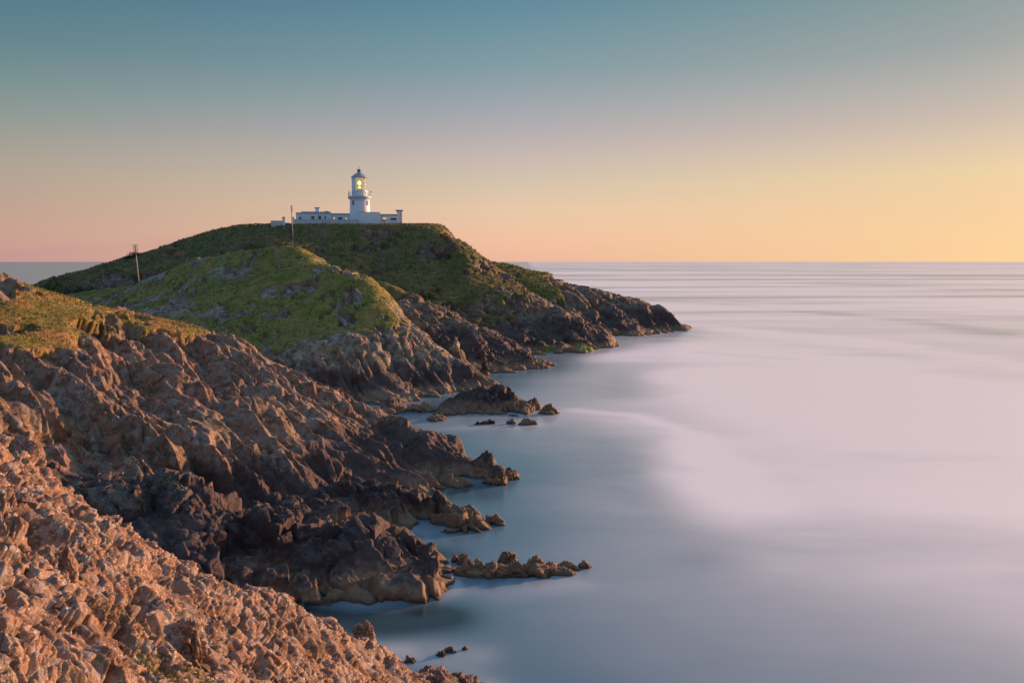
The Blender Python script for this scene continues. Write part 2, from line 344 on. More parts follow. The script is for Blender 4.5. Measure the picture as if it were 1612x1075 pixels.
# ------------------------------------------------------------------ terrain
TERR = {}
def headland(name, mat, cps, world_cps=(), res=(900, 500), rb=2.5, sizes=((5, 1.2), (2, .5), (.8, .2)), ax=(.4, -.3, -.8), stretch=1.8,
             seed=1, zmin=-1.2, lump=.5, logr=False, smooth=0, weeds=(), gpatch=.7, gsize=14., flats=(), nf=0, blocks=None, ribs=None, square=False, thing_=False, **props):
    """cps: (u, v, Y, grass) seen points (Y=None: at the waterline); world_cps: (x, y, z, grass)"""
    pts = []
    for u, v, Y, g in cps:
        p = wat(u, v) if Y is None else at(u, v, Y); pts.append((*p, g))
    pts += list(world_cps); A = np.array(pts, float)
    f = rbf(A[:, :2], A[:, 2:4], rb, smooth)
    th = np.arctan2(A[:, 0], A[:, 1]); rr = np.hypot(A[:, 0], A[:, 1])
    nc, nr = res
    T = np.linspace(max(th.min(), R(-44)), th.max(), nc); 
    Rr = np.geomspace(rr.min(), rr.max(), nr) if logr else np.linspace(rr.min(), rr.max(), nr)
    TT, RR = np.meshgrid(T, Rr); x = (RR*np.sin(TT)).ravel(); y = (RR*np.cos(TT)).ravel()
    o = np.concatenate([f(x[i:i+200000], y[i:i+200000]) for i in range(0, len(x), 200000)])
    z, g = o[:, 0], o[:, 1]
    P = np.stack([x, y, z], 1)
    # normals of the smooth shape
    G = P.reshape(nr, nc, 3); du = np.gradient(G, axis=1); dv = np.gradient(G, axis=0)
    n = np.cross(du, dv); n /= np.linalg.norm(n, axis=2, keepdims=True)+1e-9; n *= np.sign(n[..., 2:3]+1e-9); n = n.reshape(-1, 3)
    up = n[(z > 0) & (g < .45)].mean(0) if square else None
    D = np.zeros(len(P), np.float32); GR = np.zeros(len(P), np.float32)
    keep0 = z > zmin-4
    for i in range(0, len(P), 400000):
        s = slice(i, i+400000); p = P[s].astype(np.float32)
        m = keep0[s]
        if not m.any(): continue
        p = p[m]; gg = g[s][m]
        big = fbm(p, sizes[0][0]*2.2, 4, seed+200)
        gr = gg + .55*fbm(p, sizes[0][0]*2.2, 6, seed+300, .62) + .10*big - gpatch*sst(.08, .22, fbm(p, gsize, 5, seed+353, .6)) + .25*(n[s][m][:, 2]-.8)
        gmask = sst(.40, .58, gr)
        cr = craggy(p, sizes, ax, stretch, seed, nf=nf, up=up)
        soft = lump*(.7*fbm(p, sizes[0][0]*1.2, 3, seed+400) + .75*fbm(p, sizes[1][0]*.8, 5, seed+420, .7))
        d = cr*(1-gmask) + (soft+.12*sizes[1][1])*gmask
        if ribs:
            q = (p@basis(ribs[2]).T)*np.array([1, 1, 1/ribs[3]], np.float32); q = q + .35*ribs[0]*np.stack([fbm(q, ribs[0]*1.7, 3, seed+700+j) for j in range(3)], 1)
            rb1 = 1-2.2*np.abs(fbm(q, ribs[0], 2, seed+720)); rb2 = 1-2.2*np.abs(fbm(q, ribs[0]*.42, 2, seed+730))
            d = d + ribs[1]*(rb1*.7+rb2*.38-.85)*(1-gmask)
        dd = np.zeros(m.sum(), np.float32); dd[:] = d + .5*sizes[0][1]*big*(1-.75*gmask)
        t = np.zeros(len(m), np.float32); t[m] = dd; D[s] = t
        t = np.zeros(len(m), np.float32); t[m] = gr; GR[s] = t
    nn = n.copy(); nn[:, 2] = nn[:, 2]*.8+.1
    P2 = P + nn*D[:, None]
    for (fx, fy, frx, fry, fun) in flats:
        dd = np.hypot((P2[:, 0]-fx)/frx, (P2[:, 1]-fy)/fry); k = sst(1.25, .85, dd); P2[:, 2] = P2[:, 2]*(1-k)+fun(P2[:, 0], P2[:, 1])*k+.12*k*fbm(P2.astype(np.float32), 3., 3, 9)
    wd = np.zeros(len(P))
    for (u, v, ru, rv) in weeds:
        q = wat(u, v, 1.0); wd = np.maximum(wd, 1-np.hypot((P2[:, 0]-q[0])/ru, (P2[:, 1]-q[1])/rv)+.3*fbm(P2.astype(np.float32), 1.5, 3, 5))
    wd *= sst(3.2, 2.2, P2[:, 2])
    ex = None
    if blocks:
        nb_, smn, smx, dpow = blocks; rr_ = np.random.default_rng(seed+900)
        ok = np.where((GR < .36) & (P2[:, 2] > -.1) & keep0)[0]; pick = rr_.choice(ok, nb_)
        rad = np.hypot(P2[pick, 0], P2[pick, 1]); scl = (rad/np.median(rad))**dpow
        cl = fbm(P2[pick].astype(np.float32), smx*3, 3, seed+910); kp = rr_.random(nb_) < np.clip(.55+1.4*cl, .08, 1); pick = pick[kp]; scl = scl[kp]
        okg = np.where((GR > .45) & (P2[:, 2] > 2) & keep0)[0]
        if len(okg) > 100 and not square == 'fore':   # stones lying in the turf, in loose groups
            p2 = rr_.choice(okg, 2600); c2 = fbm(P2[p2].astype(np.float32), smx*9, 3, seed+940); p2 = p2[(c2 > .22) | (rr_.random(2600) < .03)][:420]; pick = np.concatenate([pick, p2]); scl = np.concatenate([scl, np.full(len(p2), .75)])
        ex = scatter_blocks(P2[pick] - n[pick]*(.30*smn**.5*smx**.5), len(pick), ax, smn, smx, seed+901, scl)
    me = grid_mesh(name, P2, nr, nc, (P2[:, 2] > zmin) & keep0, {'grass': GR, 'weed': wd}, extra=ex)
    o = put(name, me, mat)
    if not thing_: o['kind'] = 'structure'
    for k, q in props.items(): o[k] = q
    TERR[name] = dict(f=f, P=P2.reshape(nr, nc, 3), g=GR.reshape(nr, nc), T=T, R=Rr, n=n.reshape(nr, nc, 3))
    return o
def ground(name, x, y):                # height of the finished surface
    t = TERR[name]; th = math.atan2(x, y); r = math.hypot(x, y)
    j = int(np.clip(np.searchsorted(t['T'], th), 0, len(t['T'])-1)); i = int(np.clip(np.searchsorted(t['R'], r), 0, len(t['R'])-1))
    return float(t['P'][i, j, 2])

Q = 1.0  # mesh density
def rs(a, b): return (int(a*Q), int(b*Q))

M_fore = rock_material('orange brown lichened rock', (.185, .108, .068, 1), (.34, .22, .145, 1), k=.28, lichen=.85, gdry=.25, zdark=(.3, 1.6), gold=.35, red=-.05)
M_near = rock_material('weathered reddish brown rock', (.15, .092, .058, 1), (.275, .19, .125, 1), k=.7, lichen=.45, gdry=.8, zdark=(.9, 4.2), red=.1, gpal=((.13,.13,.028),(.24,.19,.045),(.06,.06,.02),(.34,.19,.07)))  # gold of the sunlit grass put into its palette
M_dark = rock_material('wave washed rock darkened for shade', (.058, .043, .041, 1), (.125, .092, .077, 1), k=.6, lichen=.35, gdry=.2, zdark=(1.2, 4.2))  # wave washed rock, base darkened further to carry the spur's shadow
M_mid = rock_material('grey brown cliff rock', (.17, .13, .088, 1), (.33, .275, .19, 1), k=1.1, lichen=.5, gdry=.4, zdark=(1.2, 4.6), gold=.5, gpal=((.115,.145,.028),(.245,.215,.048),(.05,.07,.018),(.30,.19,.07)))
M_far = rock_material('far brown cliff rock', (.125, .09, .058, 1), (.215, .16, .10, 1), k=1.6, lichen=.15, gdry=.75, zdark=(1.4, 6.5), gpal=((.075,.092,.024),(.135,.13,.038),(.032,.042,.014),(.20,.135,.055)))  # hill grass darker than the knoll's, its shade put into the palette
M_head = rock_material('furthest cliff rock', (.13, .09, .065, 1), (.21, .15, .10, 1), k=1.8, lichen=.2, gdry=.3, zdark=(1.4, 6.5), gpal=((.07,.11,.022),(.12,.14,.03),(.035,.055,.015),(.15,.11,.04)))

g_, r_ = 1.0, 0.0
# far headland
headland('far_headland', M_head, [
 (735,411,262,1.4),(755,411,262,1.4),(800,417,260,1.3),(820,424,258,1.2),(850,429,256,1),(870,434,255,.6),(880,442,254,.2),(905,446,251,0),(935,453,248,0),(960,461,246,0),(981,470,244,0),(1013,486,242,0),(1025,487,241.5,0),(1032,501,240.6,0),(1040,504,240,0),(1060,514,239.5,0),(1077,522,None,0),
 (950,532,None,0),(1000,530,None,0),(1040,527,None,0),(900,500,225,0),(850,470,232,.9),(800,445,240,1.3),(870,460,236,.7),(940,490,232,0),(1000,505,234,0)],
 [(-20,300,18,1),(20,300,8,1),(50,285,-4,0),(65,262,-5,0),(56,235,-4,0),(40,212,-4,0),(20,205,2,0),(-30,260,20,1),(0,215,8,0),(70,245,-6,0)],
 res=rs(620,330), rb=3, blocks=(700,.4,1.4,0), ribs=(9,1.3,(.4,-.6,-.5),2), sizes=((7,.8),(3.2,.45),(1.4,.18)), seed=11)
# lighthouse hill
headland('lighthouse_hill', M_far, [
 (40,462,235,.9),(58,447,236,1),(84,435,237,1),(112,430,238,1),(140,424,239,1),(170,415,240,1),(195,407,241,1),(220,402,242,1),(245,393,242,1),(283,380,243,1),(330,365,245,1),(372,355,246,1),(440,354,246,1),(520,354,244,1),(600,355.5,241,1),(640,356,238,1),(668,358,233,.9),
 (690,370,228,.8),(715,387,224,.65),(745,416,219,.5),(768,441,215,.75),(786,454,212,.6),(817,465,208,.5),(842,474,205,.4),(857,483,203.5,.2),(879,484,202,0),(900,493,200,0),(920,501,198,0),(935,519,196,0),(951,532,194.5,0),(966,548,None,0),
 (860,558,None,0),(900,557,None,0),(930,556,None,0),(840,530,186,0),(880,525,192,0),(780,500,196,.6),(830,505,194,.3),
 (700,470,203,.75),(650,440,210,.85),(560,410,214,.8),(450,388,216,.9),(600,385,228,.9),(500,375,232,1),(350,390,225,.9),(700,420,218,.6),(740,470,205,.85),(640,400,224,.9),(720,430,214,.8),(760,480,200,.45),
 (440,354.3,252,1),(480,354,252,1),(530,354,252,1),(590,354.5,252,1),(640,355,252,1),(400,354.5,254,1),(440,352.5,262,1),(640,353,262,1),(540,352.5,262,1),
 (300,405,228,.9),(200,428,228,.85),(120,440,228,.85),(120,462,222,.25),(200,453,221,.25),(280,440,218,.25),(170,470,216,.3),(100,470,224,.3),(260,458,212,.3)],
 [(-70,275,31,1),(-40,272,32,1),(-22,268,22,1),(-12,258,15,1),(20,240,2,0),(30,225,-3,0),(34,205,-4,0),(24,183,-4,0),(8,172,-3,0),(-20,180,3,.2),(-50,188,7,.4),(-100,192,8,.6),
  (-150,212,6,.5),(-165,235,5,.6),(-165,262,-4,.3),(-120,280,18,1),(-80,305,10,.5),(-30,300,8,.5),(0,285,0,.3),(-90,320,-5,0),(-150,225,4,.5)],
 res=rs(1000,620), rb=3, blocks=(2600,.35,1.3,0), ribs=(8,1.5,(.6,-.5,-.5),2.5), sizes=((6,.7),(2.8,.45),(1.3,.2)), seed=21, lump=.6, flats=((-48,250,29,15,lambda x, y: 21+.0464*y),), gsize=6, gpatch=.6, weeds=((925,546,6,5),(868,548,3,3)))
# low ridge in the gap
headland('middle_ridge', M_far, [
 (590,444,195,.6),(605,452,191,.6),(640,465,186,.5),(700,488,179,.4),(760,514,172,.2),(800,532,167,0),(850,561,160,0),(880,577,None,0),
 (750,587,None,0),(800,587,None,0),(850,583,None,0),(700,535,163,.05),(760,555,158,0),(800,565,157,0),(650,500,172,.1),(620,475,180,.2)],
 [(-38,200,13,.5),(-22,205,6,.3),(-5,195,1,0),(5,180,-3,0),(14,165,-4,0),(12,152,-4,0),(0,145,-3,0),(-12,143,-2.5,0),(-22,150,-1,0),(-30,165,2,0),(-36,180,6,.1),(-30,185,8,.2)],
 res=rs(430,360), rb=2, blocks=(1200,.3,.9,0), ribs=(5,1.0,(.6,-.5,-.5),3), sizes=((4.5,.5),(2.0,.3),(.95,.14)), seed=31, weeds=((825,580,3.2,3),))
# green hump
headland('green_knoll', M_mid, [
 (120,492,186,1),(155,478,185,1),(219,448,182,1),(248,433,180,1),(298,411,175,1),(347,402,170,.9),(387,397,166.5,.9),(422,396,164,.9),(440,399,162,1),(462,407,159,1),(496,414,156,1.1),(526,418,153,1.1),(556,425,150.5,1),(581,436,148,1),(600,450,146,.9),(608,463,144,.7),(614,474,142,.4),(650,512,138,.1),(690,547,134.5,0),(730,577,131,0),(770,598,131,0),(797,607,None,0),
 (550,635,None,0),(600,638,None,0),(660,632,None,0),(700,625,None,0),(760,615,None,0),
 (500,600,118,0),(560,590,121,0),(640,590,125,0),(700,590,128,0),(480,555,122,.3),(560,550,124,.1),(620,540,128,.05),(660,560,129,0),(520,520,131,.75),(590,515,132,.75),(550,480,138,1),(600,490,137,.8),(430,470,142,1),(350,450,152,1),(420,430,151,.9),(480,440,147,1),(340,480,143,.7),(270,480,150,.2),(300,465,156,.6),(230,470,166,.9),(330,432,163,.55),(380,436,158,.6),(420,440,158,.9),(400,540,127,.8),(340,520,131,.8),(280,500,138,.4)],
 [(-140,196,6,.9),(-115,195,11,.9),(-70,190,18,.8),(-50,180,18.5,.9),(-35,170,17,.8),(-26,160,8,.2),(-15,150,2,0),(-6,140,-2,0),(2,138,-3,0),(8,130,-4,0),(-2,120,-3,0),(-14,114,-4,0),(-30,112,-4,0),(-38,110,-2,0),(-55,118,3,.5),(-70,125,5,.7),(-95,150,5,.7),(-125,175,6,.9)],
 res=rs(800,520), rb=4.5, blocks=(1500,.22,.85,0), square=True, ribs=(4.5,.8,(.5,-.5,-.7),2.5), sizes=((3.6,.36),(1.7,.28),(.8,.13)), seed=41, lump=.35, gsize=4., gpatch=1.1)
# the long ridge
headland('long_ridge', M_near, [
 (-60,430,80,.9),(0,438,80,.9),(40,452,81,.95),(90,466,83,1),(150,482,85,.9),(220,497,86,.75),(300,512,88,.5),(380,538,88.5,.15),(450,577,88.5,0),(520,610,88,0),(600,647,86,0),(650,668,84,0),(700,690,81,0),(735,712,79,0),(748,735,76.5,0),
 (770,740,76.8,0),(700,770,None,0),(730,765,None,0),(760,757,None,0),(640,700,79,0),(560,690,77,0),(600,740,72,0),(640,755,71.5,0),(500,660,77,0),(450,640,77,0),(400,600,80,0),(330,560,82,.05),(250,540,80,.2),(150,520,76,.6),(60,500,74,.85),(0,480,74,1),(0,540,67,.5),(60,580,66,.15),(0,600,61,.2),(150,600,67,.05),(250,620,69,0),(350,660,69,0),(450,700,69,0),(520,740,68,0),(300,700,63,0),(200,700,61,0),(100,690,60,0),(0,650,57,0),(450,750,65,0),(380,760,62.5,0),(570,770,68.5,0),(520,780,66,0)],
 [(-80,100,16,.8),(-60,105,13,.8),(-40,108,8,.5),(-22,105,2,0),(-12,98,-2,0),(-4,90,-3,0),(1,82,-3,0),(1,74,-3,0),(-4,68,-3,0),(-10,63,-1,0),(-20,56,-1.5,0),(-30,50,0,0),(-38,44,2,0),(-60,70,13,.8),(-75,85,17,.9),(-60,50,9,.3)],
 res=rs(1000,620), rb=1.6, blocks=(600,.14,.6,0), square=True, ribs=(4.6,2.2,(.62,-.42,-.66),4.5), sizes=((3.2,.30),(1.2,.17),(.50,.085)), ax=(.62,-.42,-.66), stretch=2.0, gpatch=.6, gsize=4.5, seed=51, lump=.22)
# second spur and the big dark block
headland('second_spur', M_dark, [
 (440,778,64,0),(480,776,64.5,0),(520,764,65.5,0),(560,756,66,0),(620,758,65,0),(650,768,64.6,0),(690,774,64,0),(703,792,63.4,0),(745,801,63,0),(762,818,62.4,0),
 (700,841,None,0),(730,841,None,0),(766,837,None,0),(660,830,61,0),(600,800,62.5,0),(640,800,62.5,0),(690,815,62,0)],
 [(-22,66,0,0),(-14,70,-1,0),(-6,70,-2,0),(-3,66,-3,0),(.3,62.5,-2.5,0),(-2.5,58.5,-3,0),(-7,57.5,-1,0),(-14,58,1.5,0),(-20,60,2,0)],
 res=rs(560,330), rb=.9, blocks=(250,.15,.55,0), sizes=((2.8,.6),(1.3,.24),(.5,.07)), ax=(.5,-.3,-.8), stretch=1.6, seed=61)
headland('dark_spur', M_dark, [
 (80,735,57,0),(110,746,56,.1),(180,748,55.5,.1),(240,742,55.5,.2),(290,748,55,.2),(330,757,54.8,.2),(400,777,54.5,.15),(450,800,54.2,0),(500,817,54,0),(560,814,54,0),(600,820,53.8,0),(640,836,53.3,0),(690,860,52.6,0),(706,880,52,0),(711,910,51,0),
 (490,951,None,0),(550,951,None,0),(600,950,None,0),(650,949,None,0),(700,943,None,0),(700,900,50,0),(650,900,49.8,0),(590,890,50,0),(530,880,50,0),(460,890,49,0),(400,870,49.5,0),(430,840,51,0),(330,830,50,0),(250,800,51,0),(180,790,51.5,0),(120,780,52,0),(300,870,47,0),(400,910,47,0),(500,840,52,0)],
 [(-36,62,1,0),(-22,60,0,0),(-12,60,-.5,0),(-6,57,-1.5,0),(-3,54,-3,0),(-3.2,49,-3,0),(-6,45.5,-3,0),(-12,45,-2.5,0),(-18,43,-2,0),(-24,42,-1,0),(-32,44,2,0)],
 res=rs(760,430), rb=.8, blocks=(350,.15,.6,0), sizes=((3.4,.8),(1.5,.26),(.6,.07)), ax=(.3,-.2,-.9), stretch=1.3, seed=71)
# foreground
headland('foreground_slope', M_fore, [
 (-60,680,26,.1),(0,694,26,.1),(40,704,26,.1),(62,716,25.6,.1),(85,748,25.2,0),(130,801,25.4,0),(200,840,25.8,0),(260,872,26.2,0),(340,906,27,0),(400,920,28,0),(450,942,29,0),(500,966,30,0),(540,986,31,0),(580,1001,32.5,0),(620,1031,33.8,0),(680,1047,36.2,0),(710,1062,37.3,0),(730,1078,38.2,0),
 (-60,850,16,.15),(0,850,17,.1),(0,960,13.2,.2),(0,1075,11,.25),(100,1075,12.5,.25),(200,1075,14,.2),(300,1075,16.2,.1),(400,1075,19,.05),(480,1075,22,0),(550,1075,25.5,0),(650,1075,31.5,0),(200,900,19.5,.1),(100,800,21,.05),(400,980,24,.05),(300,960,20.8,.1),(500,1020,27,0),(100,950,15.4,.2),(200,1000,16.3,.25),(580,1040,30,0),(650,1060,33.5,0),(0,750,21.5,.05)],
 [(-14,8,17,.2),(-6,5,17,.3),(-2,9,14.3,.1),(2,14,11.5,0),(3,20,7.5,0),(3,26,3.5,0),(2.5,33,0,0),(1,39,-1.5,0),(-1,41,-2,0),(-4.5,38.5,-2,0),(-8.5,36,-1.5,0),(-12,34,0,0),(-17,32,4,0),(-22,31,8,0),(-30,30,11,0),(0,36,.2,0),(-20,15,18,.2)],
 res=rs(1250,900), rb=.5, blocks=(2600,.08,.34,.7), square=True, ribs=(2.3,.36,(.6,-.25,-.55),2.2), sizes=((.92,.24),(.38,.13),(.17,.04)), ax=(.45,-.5,-.6), stretch=1.35, seed=81, logr=True, lump=.06)

# ------------------------------------------------------------------ sea
def sea():
    ang = np.concatenate([np.linspace(-180, -45, 60)[:-1], np.linspace(-45, 45, 620), np.linspace(45, 180, 60)[1:]])
    rad = np.concatenate([[2], np.geomspace(15, 600, 560), np.geomspace(606, 9000, 240), np.geomspace(9500, 90000, 30)])
    A, Rr = np.meshgrid(np.radians(ang), rad); x = Rr*np.sin(A); y = Rr*np.cos(A)
    P = np.stack([x.ravel(), y.ravel(), np.zeros(x.size)], 1)
    n = x.size
    w = P.astype(np.float32)
    wx = P[:, 0] + 6*fbm(w, 30., 4, 900); wy = P[:, 1] + 5*fbm(w, 30., 4, 910)
    wisp = np.clip(.5+1.1*fbm(w*np.array([.5, 1.6, 1], np.float32)+np.stack([.25*w[:,1], 0*w[:,0], 0*w[:,0]], 1), 16., 6, 920, .6), .05, 1.6)
    foam = np.zeros(n)
    def blob(pts, wid, amt):           # a soft drift of foam along a polyline given where it lies on the water
        q = [wat(u, v)[:2] for u, v in pts]
        best = np.full(n, 1e9)
        for (a, b) in zip(q[:-1], q[1:]):
            a = np.array(a); b = np.array(b); d = b-a; t = np.clip(((wx-a[0])*d[0]+(wy-a[1])*d[1])/(d@d), 0, 1)
            best = np.minimum(best, np.hypot(wx-a[0]-t*d[0], wy-a[1]-t*d[1]))
        return 1.3*amt*np.exp(-(best/wid)**2)*(1 if wid < 3 else .3+.85*wisp)
    foam += blob([(905,650),(980,665),(1060,700),(1120,745),(1180,790),(1240,810)], 5, .30)
    foam += blob([(1100,760),(1200,790)], 4.5, .16)
    foam += blob([(960,565),(1020,560),(1070,580),(1130,600)], 9, .22)
    foam += blob([(1080,550),(1200,560),(1500,640),(1700,700)], 26, .45)
    foam += blob([(1300,640),(1612,760)], 22, .32)
    foam += blob([(1000,508),(1150,520),(1400,545),(1700,590)], 9, .42)
    foam += blob([(590,1020),(680,990),(760,1015)], 1.6, .22)
    foam += blob([(560,1000),(640,1010),(720,1045),(760,1070)], 1.4, .18)
    foam += blob([(720,905),(800,915),(930,895)], 1.6, .12)
    foam += blob([(640,660),(700,680),(840,672)], 2.5, .14)
    foam += blob([(900,640),(990,650),(1080,690),(1180,760),(1260,800)], 2.2, .22) + blob([(1240,590),(1400,600),(1600,640)], 14, .3) + blob([(1180,840),(1400,900),(1612,930)], 5, .16)
    foam -= blob([(1120,556),(1260,566)], 4, .34) + blob([(1270,625),(1330,608),(1400,625)], 5, .30) + blob([(1000,700),(1050,790),(1160,850)], 4, .22) + blob([(880,700),(920,800)], 7, .14) + blob([(1150,480),(1400,500),(1600,530)], 9, .3) + blob([(1080,565),(1010,590),(1000,620)], 5, .16)
    # where the land stands, blurred: thin mist at the rocks, clearer teal water round them
    gx0, gy0, gs, nx, ny = -70., 10., .5, 320, 560; land = np.zeros((nx, ny))
    for t in TERR.values():
        q = t['P'].reshape(-1, 3); q = q[q[:, 2] > .05]; i = ((q[:, 0]-gx0)/gs).astype(int); j = ((q[:, 1]-gy0)/gs).astype(int); ok = (i >= 0) & (i < nx) & (j >= 0) & (j < ny); land[i[ok], j[ok]] = 1
    def blur(a, r):
        for _ in range(3):
            for ax_ in (0, 1):
                c = np.cumsum(np.concatenate([np.repeat(np.take(a, [0], ax_), r+1, ax_), a, np.repeat(np.take(a, [-1], ax_), r, ax_)], ax_), ax_)
                m = a.shape[ax_]; a = (np.take(c, range(2*r+1, 2*r+1+m), ax_)-np.take(c, range(0, m), ax_))/(2*r+1)
        return a
    def samp(a):
        fx = (P[:, 0]-gx0)/gs; fy = (P[:, 1]-gy0)/gs; ok = (fx > 0) & (fx < nx-2) & (fy > 0) & (fy < ny-2); fx = np.clip(fx, 0, nx-2); fy = np.clip(fy, 0, ny-2)
        i = fx.astype(int); j = fy.astype(int); u = fx-i; v = fy-j
        return ok*(a[i, j]*(1-u)*(1-v)+a[i+1, j]*u*(1-v)+a[i, j+1]*(1-u)*v+a[i+1, j+1]*u*v)
    near, wide = samp(blur(land, 2)), samp(blur(land, 14))
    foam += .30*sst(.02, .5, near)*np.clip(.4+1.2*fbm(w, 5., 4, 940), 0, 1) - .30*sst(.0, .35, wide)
    # calm dark water in the lee of the cliffs
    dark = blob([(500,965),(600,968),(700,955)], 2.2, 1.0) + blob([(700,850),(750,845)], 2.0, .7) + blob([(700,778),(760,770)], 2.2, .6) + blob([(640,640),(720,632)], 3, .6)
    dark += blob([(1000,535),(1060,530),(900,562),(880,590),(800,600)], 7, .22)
    foam -= .6*sst(-40, -95, P[:, 0])
    open_glitter = sst(-6, 36, P[:, 0] - .02*P[:, 1] + 10*fbm(w, 40., 5, 930)*sst(1500, 500, P[:, 1])) * sst(14, 72, P[:, 1] + 12*fbm(w, 30., 4, 935))  # open water whitened; sun glitter on the right put into the colour
    me = grid_mesh('sea', P, len(rad), len(ang), np.ones(n, bool), {'foam': foam, 'calm': np.clip(dark, 0, 1), 'open': open_glitter})
    m = NT('long exposure sea')
    # long streaks of slick and ruffled water far out
    st = m.noise(1.0, 7, m.pos((.0022, .013, 1)), rough=.62)
    st2 = m.noise(1.0, 6, m.pos((.0007, .0045, 1), (0, 0, .06)), rough=.6)
    g = m.n('ShaderNodeNewGeometry'); s = m.n('ShaderNodeSeparateXYZ'); m.L.new(g.outputs['Position'], s.inputs[0])
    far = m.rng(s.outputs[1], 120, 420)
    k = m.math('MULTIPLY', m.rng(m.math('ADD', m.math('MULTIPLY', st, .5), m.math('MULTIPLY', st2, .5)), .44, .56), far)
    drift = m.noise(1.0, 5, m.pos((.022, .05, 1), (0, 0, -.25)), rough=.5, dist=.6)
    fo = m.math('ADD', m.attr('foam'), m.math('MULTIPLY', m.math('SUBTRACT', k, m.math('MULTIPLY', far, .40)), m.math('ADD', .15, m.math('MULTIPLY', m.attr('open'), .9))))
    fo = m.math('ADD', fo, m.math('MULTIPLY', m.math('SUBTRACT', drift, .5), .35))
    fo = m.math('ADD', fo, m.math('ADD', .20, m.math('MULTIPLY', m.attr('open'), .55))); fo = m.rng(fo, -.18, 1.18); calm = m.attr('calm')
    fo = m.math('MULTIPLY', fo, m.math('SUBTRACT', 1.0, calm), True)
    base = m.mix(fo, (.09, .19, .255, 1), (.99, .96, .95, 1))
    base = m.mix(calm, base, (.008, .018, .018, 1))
    m.L.new(base, m.b.inputs['Base Color'])
    m.put(m.b.inputs['Roughness'], m.math('ADD', .22, m.math('MULTIPLY', fo, .12)))
    m.b.inputs['IOR'].default_value = 1.6; m.b.inputs['Specular IOR Level'].default_value = .8
    m.L.new(m.bump(m.noise(1.0, 3, m.pos((.10, .35, 1))), .05, 1.0), m.b.inputs['Normal'])
    put('sea', me, m.m, kind='structure')
sea()

# ------------------------------------------------------------------ rocks standing in the water and loose boulders
headland('sea_rock', M_dark, [
 (672,663,None,0),(700,668,None,0),(740,668,None,0),(780,666,None,0),(830,656,None,0),(852,648,None,0),
 (690,645,109,0),(715,621,112,0),(735,611,113,0),(755,604,113.5,0),(790,605,113.5,0),(812,615,113,0),(832,632,112,0),(840,626,111.5,0),(740,648,108.5,0),(790,645,109,0),(820,645,109,0)],
 [(-13,110,-1.5,0),(-12,117,-2,0),(-6,121,-2.5,0),(1,120,-2.5,0),(5,116,-2.5,0),(6,112,-2,0),(5,108,-2.5,0),(1,104,-2.5,0),(-6,102.5,-2.5,0),(-12,103,-2.5,0)],
 res=rs(420,260), rb=1, sizes=((2.6,.34),(1.1,.2),(.5,.08)), ribs=(2.2,.4,(.7,-.3,-.4),2), seed=92, thing_=True,
 label='large dark brown skerry in the water beyond the long ridge, the biggest rock islet', category='rock')
def ico(sub):
    bm = bmesh.new(); bmesh.ops.create_icosphere(bm, subdivisions=sub, radius=1)
    V = np.array([v.co[:] for v in bm.verts], np.float32); T = np.array([[v.index for v in f.verts] for f in bm.faces], np.int32); bm.free(); return V, T
ICO = {k: ico(k) for k in (4, 5, 6)}
def rock(u0, u1, vt, vb, label, mat=None, seed=0, depth=.8, name='sea_rock', cat='rock', Y=None, sub=5, group=None, lean=0.0, sharp=.55):
    """a rock whose waterline (or foot) is at vb, top at vt, spanning u0..u1"""
    c = wat((u0+u1)/2, vb) if Y is None else at((u0+u1)/2, vb, Y)
    k = c[1]/F; hw = (u1-u0)*k/2; h = (vb-vt)*k
    V, T = ICO[sub]; P = V.copy()
    P = np.sign(P)*np.abs(P)**.85
    top = np.clip(P[:, 2], 0, 1)
    P[:, 0] = P[:, 0]*hw*(1-sharp*top*.6) + lean*top*hw; P[:, 1] = P[:, 1]*hw*depth*(1-.4*top); P[:, 2] = np.where(P[:, 2] > 0, P[:, 2]*h*1.02, P[:, 2]*h*.5)
    s = min(hw, h*1.5)
    nrm = V/np.linalg.norm(V, axis=1, keepdims=True)
    d = craggy(P+seed*13.7, ((s*.9, s*.20), (s*.42, s*.10), (s*.18, s*.035)), (.4, -.3, -.8), 1.4, seed)
    P = P + nrm*d[:, None]
    me = tri_mesh(name, P, T, {'grass': np.zeros(len(P)), 'weed': np.zeros(len(P))}, True)
    o = put(name, me, mat or M_near, label=label, category=cat); o.location = (c[0], c[1]+hw*depth*.6, c[2])
    if group: o['group'] = group
    return o
rock(846,884,637,652,'low jagged dark rock just off the right end of the large skerry', M_dark, 1, .5)
rock(797,813,661,668,'tiny dark rock awash, close under the skerry, left of the longer low one', M_dark, 2, sub=4)
rock(815,849,660,669,'long low dark rock awash in front of the skerry', M_dark, 3, .5)
rock(590,640,633,650,'flat pale rock shelf at the foot of the green knoll, larger than its neighbour', M_mid, 4, 1.2)
rock(632,692,637,648,'thin low rock shelf running toward the large skerry', M_mid, 5, .7)
rock(735,790,711,752,'brown blocky boulder against the tip of the long ridge', M_near, 6, .8)
rock(758,801,733,763,'rounded pale brown boulder in front of the blocky one off the long ridge', M_near, 7, .9)
rock(790,821,737,755,'low wedge shaped boulder, outermost off the tip of the long ridge', M_near, 8, .6, lean=-.3)
rock(760,794,811,827,'low pointed rock off the tip of the second dark spur', M_near, 9, .6, lean=-.3)
rock(709,722,872,884,'small knob of rock touching the big dark spur, landward end of the chain', M_near, 10, sub=4)
rock(718,740,872,888,'small brown boulder behind the mound at the landward end of the rock chain', M_near, 11)
rock(712,762,881,907,'broad mound of rock, widest of the chain, beside the big dark spur', M_near, 12, .8)
rock(750,802,893,909,'flat wave washed rock between the broad mound and the pyramid in the chain', M_near, 13, .5)
